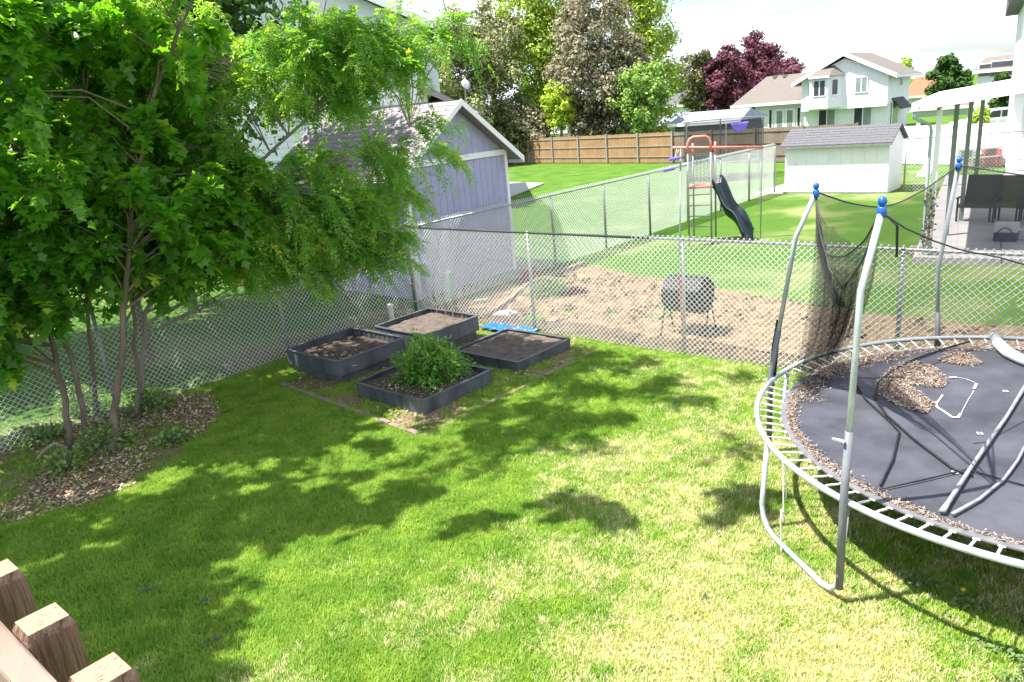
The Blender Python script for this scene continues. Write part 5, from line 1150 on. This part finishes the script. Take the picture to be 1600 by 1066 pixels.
# ------------------------------------------------------------------ trees in the distance
def far_tree(name, label, px, ytop, ybot, pw, Y, cols, n=3600, leaf=.3, trunk=m_bark, lobes=9, base_px=None, cat='tree', seed=0, density=1., shape='round', group=None, tr=.028):
    rs = np.random.default_rng(seed+100); c = W(px, (ytop+ybot)/2, Y); top = W(px, ytop, Y)[2]; bot = max(.3, W(px, ybot, Y)[2]); rad = pw/2*Y/CF*1.02; H = top-bot
    b = np.array([c[0], Y, 0.]); t = thing(name, label, cat, b, group)
    m = MB(); trad = tr*top
    m.tube([b-ZV*.1, b+ZV*bot*.6, b+ZV*(bot+H*.35)+[.1, 0, 0], b+ZV*(bot+H*.8)], [trad, trad*.8, trad*.5, trad*.12], 8)
    L_ = []
    for i in range(lobes):
        f = (i+.5)/lobes; a = i*2.4+seed
        if shape == 'round': w_ = math.sqrt(max(.08, 1-(2*f-1)**2)); lr = rad*(.5)*(.75+.4*rs.random())
        elif shape == 'column': w_ = .75*math.sqrt(max(.05, 1-abs(2*f-1)**3)); lr = rad*.55*(.8+.3*rs.random())
        else: w_ = 1-.75*f; lr = rad*(.55-.3*f)
        cc = b+np.array([math.cos(a)*rad*w_*.55, math.sin(a)*rad*w_*.55, bot+H*f]); L_.append((cc, lr, min(lr, H*.3)))
        m.tube([b+ZV*(bot+H*f*.6), (b+ZV*(bot+H*f*.75)+cc)/2, cc], [trad*.35, trad*.2, trad*.08], 5)
    m.build('trunk', trunk, t)
    Ps = []; Ns = []
    per = int(n*3.1*density/lobes)
    for cc, lr, lz in L_:
        # sub clumps
        k = 16; sub = rs.normal(size=(k, 3)); sub /= np.linalg.norm(sub, axis=1, keepdims=True); sub = cc+sub*np.array([lr, lr, lz])*(.55+.5*rs.random((k, 1)))
        w_ = rs.integers(0, k, per); d = rs.normal(size=(per, 3)); P = sub[w_]+d*lr*.25*np.array([1, 1, .8]); Ps.append(P); Ns.append(d+ZV*.5)
    P = np.concatenate(Ps); Nn = np.concatenate(Ns); P[:, 2] = np.maximum(P[:, 2], .3)
    Vv, Fi, k = leaves(P, Nn, leaf*.70*(.5+.8*rng.random(len(P))), 'simple')
    clump = fbm(P[:, 0]+P[:, 1]*.5, P[:, 2], .9, seed)
    rn = np.clip(rng.random(len(P))*.6+(clump-.5)*1.4+.25, 0, 1)
    mt = leafmat(name+'_leaf', cols, .25, .6, .2)
    fastmesh('crown', Vv, 4, Fi, mt, np.repeat(rn, k), parent=t, kind='stuff'); return t
OL = [(0, (.11, .11, .05)), (.5, (.24, .25, .11)), (1, (.38, .42, .20))]
YG = [(0, (.17, .27, .035)), (.5, (.3, .43, .06)), (1, (.45, .56, .10))]
PL = [(0, (.10, .09, .055)), (.5, (.24, .22, .14)), (1, (.40, .37, .25))]
GR = [(0, (.10, .20, .04)), (.5, (.2, .34, .07)), (1, (.33, .48, .12))]
MR_ = [(0, (.05, .015, .025)), (.5, (.13, .04, .06)), (1, (.22, .09, .11))]
OG = [(0, (.06, .075, .03)), (.5, (.14, .15, .06)), (1, (.26, .24, .11))]
DG = [(0, (.02, .06, .012)), (.5, (.05, .12, .02)), (1, (.10, .19, .04))]
far_tree('olive_brown_tree', 'olive brown tree leftmost in the row, above the lavender shed roof', 700, 42, 212, 120, 60, OL, 5200, .34, seed=1)
far_tree('olive_brown_tree', 'second olive brown tree, with darker low branches beside the yellow-green poplar', 768, 30, 222, 110, 62, OL, 5200, .34, seed=2)
far_tree('yellow_green_tree', 'tall yellow-green tree second from the left above the tan fence', 840, -80, 190, 128, 64, YG, 7500, .36, seed=3, lobes=13, shape='column')
far_tree('plum_brown_tree', 'broad dusty plum-brown tree in the middle of the row', 925, 2, 218, 128, 60, PL, 7800, .34, seed=4, lobes=12)
far_tree('green_tree', 'tall bright green tree at the right end of the row, beside open sky', 1005, -90, 200, 112, 63, YG, 6500, .36, seed=5, lobes=12, shape='column')
far_tree('green_tree', 'soft light green tree overhanging the fence at the right end of the row', 1000, 110, 215, 90, 57, GR, 2600, .32, seed=6)
far_tree('plum_brown_tree', 'thin plum-brown tree with bare twigs at its top behind the poplar', 885, -35, 170, 70, 68, PL, 2600, .3, seed=7)
far_tree('plum_brown_tree', 'dark trunked brown tree just left of the light green overhanging one', 985, 60, 222, 70, 58.5, PL, 3200, .32, seed=17)
far_tree('lime_tree', 'small glowing lime green tree standing before the dark trunks', 874, 132, 198, 50, 58.5, [(0, (.25, .36, .03)), (1, (.48, .6, .08))], 1100, .3, seed=8)
far_tree('shrub', 'dark olive shrub behind the tan fence at its left end', 800, 168, 235, 60, 60, OG, 1300, .3, seed=9, cat='shrub')
far_tree('shrub', 'dull plum shrub behind the fence left of the lime tree', 838, 175, 232, 60, 60, PL, 1300, .3, seed=10, cat='shrub')
far_tree('olive_tree', 'olive green conifer-like tree left of the maroon trees', 1093, 88, 172, 58, 78, OG, 2600, .36, seed=11)
far_tree('green_tree', 'hazy small green tree far off at the foot of the open sky', 1055, 108, 170, 44, 100, GR, 1200, .42, seed=12)
far_tree('maroon_tree', 'maroon tree leftmost of the dark red clump', 1134, 80, 180, 66, 76, MR_, 3800, .38, seed=13)
far_tree('maroon_tree', 'tallest maroon tree in the middle of the dark red clump', 1180, 70, 178, 76, 80, MR_, 4600, .38, seed=14)
far_tree('maroon_tree', 'lowest maroon tree at the right of the clump, behind the tan roof', 1228, 93, 170, 62, 84, MR_, 3000, .38, seed=15)
far_tree('conifer_tree', 'dark green rounded conifer against the sky right of the orange roof', 1480, 95, 165, 50, 80, DG, 3400, .4, seed=16, shape='round')
far_tree('conifer_tree', 'smaller dark green conifer leaning out right of the larger one', 1503, 118, 165, 34, 79, DG, 1300, .4, seed=18, shape='round')
far_tree('green_tree', 'small yellow-green tree top behind the right end of the two-storey roof', 1412, 96, 130, 26, 90, YG, 500, .4, seed=19)
far_tree('shrub', 'yellow-green shrub under the patio cover beam, before the parked car', 1533, 172, 198, 26, 43, YG, 500, .2, seed=20, cat='shrub')
far_tree('conifer_tree', 'dark tree behind the white column near the right edge', 1568, 118, 200, 38, 52, DG, 1500, .3, seed=21)
far_tree('green_tree', 'distant pale green tree low behind the distant grey-roofed house', 1108, 100, 160, 50, 110, GR, 1200, .45, seed=22)

# ------------------------------------------------------------------ the near multi-stem trees
m_leafM = leafmat('maple_leaf', [(0, (.06, .21, .025)), (.45, (.14, .34, .04)), (.8, (.25, .46, .06)), (1, (.48, .64, .09))], .65, .3, .8)
m_leafL = leafmat('locust_leaf', [(0, (.11, .28, .05)), (.4, (.21, .41, .07)), (.8, (.34, .53, .09)), (1, (.58, .62, .08))], .58, .4, .5)
def near_tree(name, label, base, stems, ells, mat, bark, nclump, per, leaf_len, nper, lsize, kind, seed, cutfn=None, droop=.4, ind=0):
    rs = np.random.default_rng(seed); t = thing(name, label, 'tree', base)
    SP = []
    for path, r in stems:
        P = [np.asarray(q, float) for q in path]; k = len(P); rr = [r*(1-.75*i/(k-1)) for i in range(k)]
        # refine with slight wander
        Q = []; R_ = []
        for i in range(k-1):
            for f in np.linspace(0, 1, 5)[:-1]: Q.append(P[i]+(P[i+1]-P[i])*f+rs.normal(size=3)*.012); R_.append(rr[i]+(rr[i+1]-rr[i])*f)
        Q.append(P[-1]); R_.append(rr[-1]); MB().tube(Q, R_, 8).build('trunk', bark, t, smooth=True); SP += [(q, r2) for q, r2 in zip(Q, R_)]
    spts = np.array([q for q, _ in SP])
    vol = np.array([e[3]*e[4]*e[5] for e in ells]); wt = vol**.8*np.array([e[6] if len(e) > 6 else 1. for e in ells]); cnt = np.maximum(2, (nclump*wt/wt.sum()).astype(int))
    C_ = []
    for e, n in zip(ells, cnt):
        d = rs.normal(size=(n, 3)); d /= np.linalg.norm(d, axis=1, keepdims=True); rr = (rs.random(n)**.42)[:, None]
        C_.append(np.array(e[:3])+d*rr*np.array(e[3:6]))
    C_ = np.concatenate(C_)
    if cutfn is not None: C_ = C_[~cutfn(C_)]
    br = MB(); P = []; D = []
    for c in C_:
        dd = np.linalg.norm(spts-c, axis=1)+np.maximum(0, spts[:, 2]-c[2]+.3)*3; i = int(np.argmin(dd)); s = spts[i]
        mid = s+(c-s)*.5+ZV*.12*np.linalg.norm(c-s)+rs.normal(size=3)*.05
        if np.linalg.norm(c-s) < 3.2: br.tube([s, mid, c], [min(.02, SP[i][1]*.6), .010, .004], 5, caps=False)
        o_ = c-s; o_[2] *= .3; o_ /= np.linalg.norm(o_)+1e-6
        # twigs radiating outwards and drooping
        nt_ = 4
        for _ in range(nt_):
            a = o_*.8+rs.normal(size=3)*.65; a[2] -= .12; a /= np.linalg.norm(a); ln = .28+.25*rs.random()
            n2 = per//nt_; f = rs.random(n2); q = c+np.outer(f*ln, a)-np.outer(f*f*ln*droop, ZV)+rs.normal(size=(n2, 3))*.035
            P.append(q); D.append(a+rs.normal(size=(n2, 3))*.7-ZV*droop*.6)
            br.tube([c, c+a*ln*.5-ZV*ln*droop*.25, c+a*ln-ZV*ln*droop], [.004, .003, .0015], 4, caps=False)
    br.build('branches', bark, t, kind='stuff')
    P = np.concatenate(P); D = np.concatenate(D)
    if cutfn is not None: k = ~cutfn(P); P, D = P[k], D[k]
    Vv, Fi, k = frond_leaves(P, D, nper, leaf_len, lsize, kind, droop)
    N = len(P); base_r = np.clip(.45*rs.random(N)+.55*np.clip(fbm(P[:, 0]*1.0+P[:, 2]*.7, P[:, 1]+P[:, 2]*.6, 1.6, seed)*1.7-.45, 0, 1), 0, 1); base_r = np.where(rs.random(N) < .03, 1, base_r*.86)
    rn = np.tile(base_r, nper); rn = np.clip(rn+rng.normal(size=len(rn))*.05, 0, 1)
    if ind:
        # the largest leaves nearest the camera as parts of their own
        T_, F_ = LEAF[kind]; cen = Vv.reshape(-1, k, 3)[:, 0]; dcam = np.linalg.norm(cen-[0, 0, CH], axis=1); vis = np.abs(cen[:, 0]+.02) < .68*cen[:, 1]; vis &= (cen[:, 2] < CH+.36*cen[:, 1])
        order = np.argsort(np.where(vis, dcam, 99))[:ind]; Vr = Vv.reshape(-1, k, 3)
        keep = np.ones(len(Vr), bool); keep[order] = False
        lm = bpy.data.meshes.new('leaf'); lm.from_pydata([tuple(q) for q in T_], [], F_); lm.materials.append(mat); a_ = lm.attributes.new('rnd', 'FLOAT', 'POINT'); a_.data.foreach_set('value', np.full(len(T_), .55, np.float32))
        for j in order:
            w_ = Vr[j]; o_ = w_[0]; y_ = w_[5]-w_[0] if kind == 'lobed' else w_[2]-w_[0]; s_ = np.linalg.norm(y_); y_ = y_/s_; x_ = (w_[1]-w_[-1]); x_ -= y_*(x_@y_); x_ /= np.linalg.norm(x_); z_ = np.cross(x_, y_); s_ = min(s_, .12)
            piece('leaf', lm, t, frame(o_, x_*s_, y_*s_, z_*s_))
        Vr = Vr[keep]; rn = rn[keep]; Vv = Vr.reshape(-1, 3); Nk = len(Vr); b_ = (np.arange(Nk)*k)[:, None]; Fi = np.concatenate([b_+np.array(f)[None, :] for f in F_], 0)
    fastmesh('crown', Vv, Fi.shape[1], Fi, mat, np.repeat(rn, k), parent=t, kind='stuff')
    print(name, 'leaf tris', len(Fi)*2)
    return t
def stem_px(pts, Y): return [W(px, py, Y+dy) for px, py, dy in pts]
def on_ground(px, py): return G(px, py)
s1 = [on_ground(112, 700), W(96, 600, 9.5), W(82, 540, 9.6), W(66, 450, 9.7), W(45, 260, 9.8), W(5, 90, 9.8), W(-40, -150, 9.8)]
s2 = [on_ground(138, 690), W(120, 590, 9.7), W(100, 520, 9.8), W(90, 440, 9.9), W(110, 300, 10), W(140, 100, 10.1), W(190, -120, 10.2)]
s3 = [on_ground(152, 650), W(146, 580, 10.3), W(140, 520, 10.3), W(135, 430, 10.4), W(170, 260, 10.5), W(230, 60, 10.5), W(280, -140, 10.5)]
s4 = [on_ground(175, 705), W(178, 640, 9.45), W(190, 560, 9.5), W(196, 460, 9.6), W(206, 330, 9.7), W(230, 180, 9.8), W(300, 0, 9.9), W(340, -120, 10)]
s5 = [on_ground(214, 655), W(217, 580, 10.3), W(208, 500, 10.4), W(203, 380, 10.5), W(250, 240, 10.6), W(330, 80, 10.6)]
s6 = [on_ground(220, 640), W(222, 560, 10.6), W(229, 490, 10.7), W(250, 440, 10.8), W(300, 370, 10.9), W(370, 290, 11), W(480, 185, 11.1), W(492, 135, 11.1), W(486, 85, 11.1), W(520, -30, 11)]
s7 = [W(300, 370, 10.9), W(420, 300, 11), W(560, 240, 11), W(640, 200, 11)]
s8 = [W(480, 185, 11.1), W(550, 110, 11), W(640, 50, 10.8), W(700, 25, 10.6)]
s9 = [W(487, 140, 11.1), W(455, 132, 11.1), W(430, 138, 11.1), W(405, 145, 11)]
def cutM(P):
    # open the low middle so the fence shows through, keep the trunks visible near the ground
    lim = 1.45+.35*np.sin(P[:, 0]*2.1)+.2*np.sin(P[:, 1]*3.); return (P[:, 2] < lim) & ~((P[:, 0] < -6.15) & (P[:, 1] < 9.9) & (P[:, 2] > 1.05))
near_tree('multi_stem_tree', 'large dark green multi-stem tree in the left corner of the lawn before the fence', on_ground(150, 690),
          [(s1, .045), (s2, .04), (s3, .035), (s4, .055), (s5, .035)],
          [(-6.1, 9.6, 4.2, 1.7, 1.5, 1.9, .8), (-5.0, 10.1, 3.3, 1.5, 1.3, 1.3), (-7.0, 9.3, 2.8, 1.3, 1.1, 1.5), (-6.7, 8.7, 2.2, .8, .7, 1.0), (-5.0, 10.0, 5.3, 1.8, 1.5, .9, .8), (-4.1, 10.4, 3.0, 1.0, 1.0, .9),
           (-5.0, 9.7, 7.2, 2.2, 1.5, .5, .28), (-6.3, 7.0, 6.2, 1.8, 1.2, .8, 1.0), (-8.4, 6.6, 5.6, 1.5, 1.4, .8, .9), (-6.2, 9.9, 2.4, 1.3, .8, .7, 1.3), (-4.9, 10.5, 2.3, 1.2, .7, .5, 1.3), (-6.9, 5.0, 6.0, 1.7, 1.6, .9, 1.3), (-6.9, 9.2, 1.9, .8, .6, .7, 1.2), (-4.6, 7.2, 6.6, 1.2, .55, .4, .7), (-2.6, 6.5, 6.5, 1.3, .3, .25, .8), (-1.1, 6.3, 6.6, .5, .2, .2, .9)],
          m_leafM, m_bark, 500, 38, .15, 5, .115, 'lobed', 5, cutM, .45, ind=300)
far_tree('shade_tree', 'large green tree beyond the left fence, trunk farther left, behind the multi-stem tree', 185, -260, 170, 470, 17, DG, 8000, .24, seed=33, lobes=14, tr=.014)
far_tree('shade_tree', 'low spreading green tree just beyond the left fence, behind the multi-stem tree', 140, 60, 290, 430, 13.3, DG, 5000, .2, seed=34, lobes=12, tr=.016)
far_tree('shade_tree', 'tree at the far left edge beyond the fence, left of the low spreading one', -330, -200, 200, 480, 13.6, DG, 7000, .24, seed=35, lobes=14, tr=.014)
def cutL(P):
    return (P[:, 2] < 1.35+.5*np.sin(P[:, 0]*3.7+1)**2)
near_tree('locust_tree', 'bright feathery-leaved tree reaching right from behind the dark multi-stem tree', on_ground(222, 640),
          [(s6, .04), (s7, .02), (s8, .018), (s9, .01)],
          [(-3.3, 11.0, 3.0, 1.1, 1.0, 1.0, .8), (-2.4, 11.0, 3.0, .95, .9, .9, .65), (-1.75, 11.1, 3.1, .55, .6, .7, .7), (-2.5, 11.0, 4.75, 1.05, 1.0, .75, 1.5), (-1.5, 10.8, 5.0, .5, .5, .3), (-3.6, 11.1, 2.3, .9, .8, .6, 1.2), (-2.5, 11.1, 2.2, .8, .6, .5, 1.3), (-4.2, 11.0, 4.9, .9, 1.0, .9),
           (*W(672, 50, 10.6), .42, .35, .18, 1.6), (*W(620, 100, 10.9), .5, .45, .3, 1.6), (*W(560, 60, 11), .6, .5, .4, 1.3), (*W(655, 215, 11), .4, .4, .35), (*W(590, 385, 11.1), .5, .45, .35, 1.3), (*W(505, 425, 11.1), .6, .5, .35, 1.3),
           (-2.5, 9.6, 6.8, 1.8, 1.3, .4, .4), (-.7, 9.3, 6.5, .9, .5, .3, .6), (-.3, 7.3, 6.6, .8, .35, .25, .6), (-3.2, 8.2, 6.7, 1.3, 1.0, .5, .5)],
          m_leafL, m_greybark, 370, 46, .17, 13, .06, 'narrow', 6, cutL, .5)
# undergrowth at the foot of the tree
m_under = leafmat('undergrowth_leaf', [(0, (.07, .16, .03)), (.5, (.17, .29, .07)), (1, (.4, .5, .2))], .4, .5, .4)
for i, (px, py, r, h, lab) in enumerate([(105, 735, .3, .32, 'leafy sucker shoots nearest the camera at the foot of the tree'), (165, 700, .42, .4, 'leafy sucker shoots between the two front trunks'), (235, 640, .45, .4, 'leafy undergrowth right of the trunks against the fence'), (60, 690, .4, .3, 'sparse undergrowth left of the trunks by the fence'), (270, 690, .25, .16, 'low leafy weed at the bare patch edge right of the trunks'), (130, 640, .4, .45, 'tall undergrowth behind the trunks at the fence foot')]):
    bush('undergrowth', lab, G(px, py), r, r*.9, h, int(1700*r), .046, m_under, 'simple', 20, 'undergrowth', 'undergrowth round the tree foot')
tag(MB().tube([G(60, 716, .02), G(68, 705, .12), G(85, 693, .16), G(104, 700, .05), G(102, 716, .04), G(80, 735, .03)], .022, 6).build('twisted_root', m_greybark, origin=G(80, 716)), 'pale twisted root looping out of the ground left of the trunks', 'root')
# weeds in the lawn
m_weed = leafmat('weed_leaf', [(0, (.08, .15, .04)), (1, (.2, .3, .1))], .3)
for i, (px, py, r, lab) in enumerate([(232, 925, .14, 'broad-leaved weed rosette in the shaded lawn, left'), (318, 945, .1, 'small weed in the shaded lawn just right of the larger rosette'), (1100, 940, .07, 'dark green weed tuft in the dry lawn left of the trampoline leg'), (335, 1005, .1, 'pale weed at the bottom of the lawn near the shade edge')]):
    bush('weed', lab, G(px, py), r*.7, r*.7, r*.4, 34, .06, m_weed, 'narrow', 4, 'weed', 'weeds in the lawn')
q = inzone(1500, [G(*k_)[:2] for k_ in [(1395, 900), (1450, 908), (1520, 940), (1640, 985), (1660, 1090), (1560, 1090), (1530, 1010), (1470, 960)]], .02); q[:, 2] = .02+.045*rng.random(len(q))
q = q[fbm(q[:, 0], q[:, 1], 3.2, 91) > .46]
Vv, Fi, k = leaves(q, rng.normal(size=q.shape)*.5+ZV, .030*(.6+.8*rng.random(len(q))), 'simple'); o = fastmesh('clover_patch', Vv, 4, Fi, m_weed, np.repeat(rng.random(len(q)), k), kind='stuff'); tag(o, 'leafy clover and weeds spreading from under the trampoline at the lower right', 'clover')
p = G(1505, 922, .06); m = MB().tube([p-ZV*.06, p], .003, 4)
for k in range(10): a = k*.63; m.tube([p, p+np.array([math.cos(a)*.018, math.sin(a)*.018, .006])], [.004, .006], 4)
tag(m.build('dandelion', shade('dandelion_yellow', (.75, .6, .02), (.7, .5, .02)), origin=p), 'single yellow dandelion in the shaded grass under the trampoline', 'flower')
print('objects', len(bpy.data.objects))
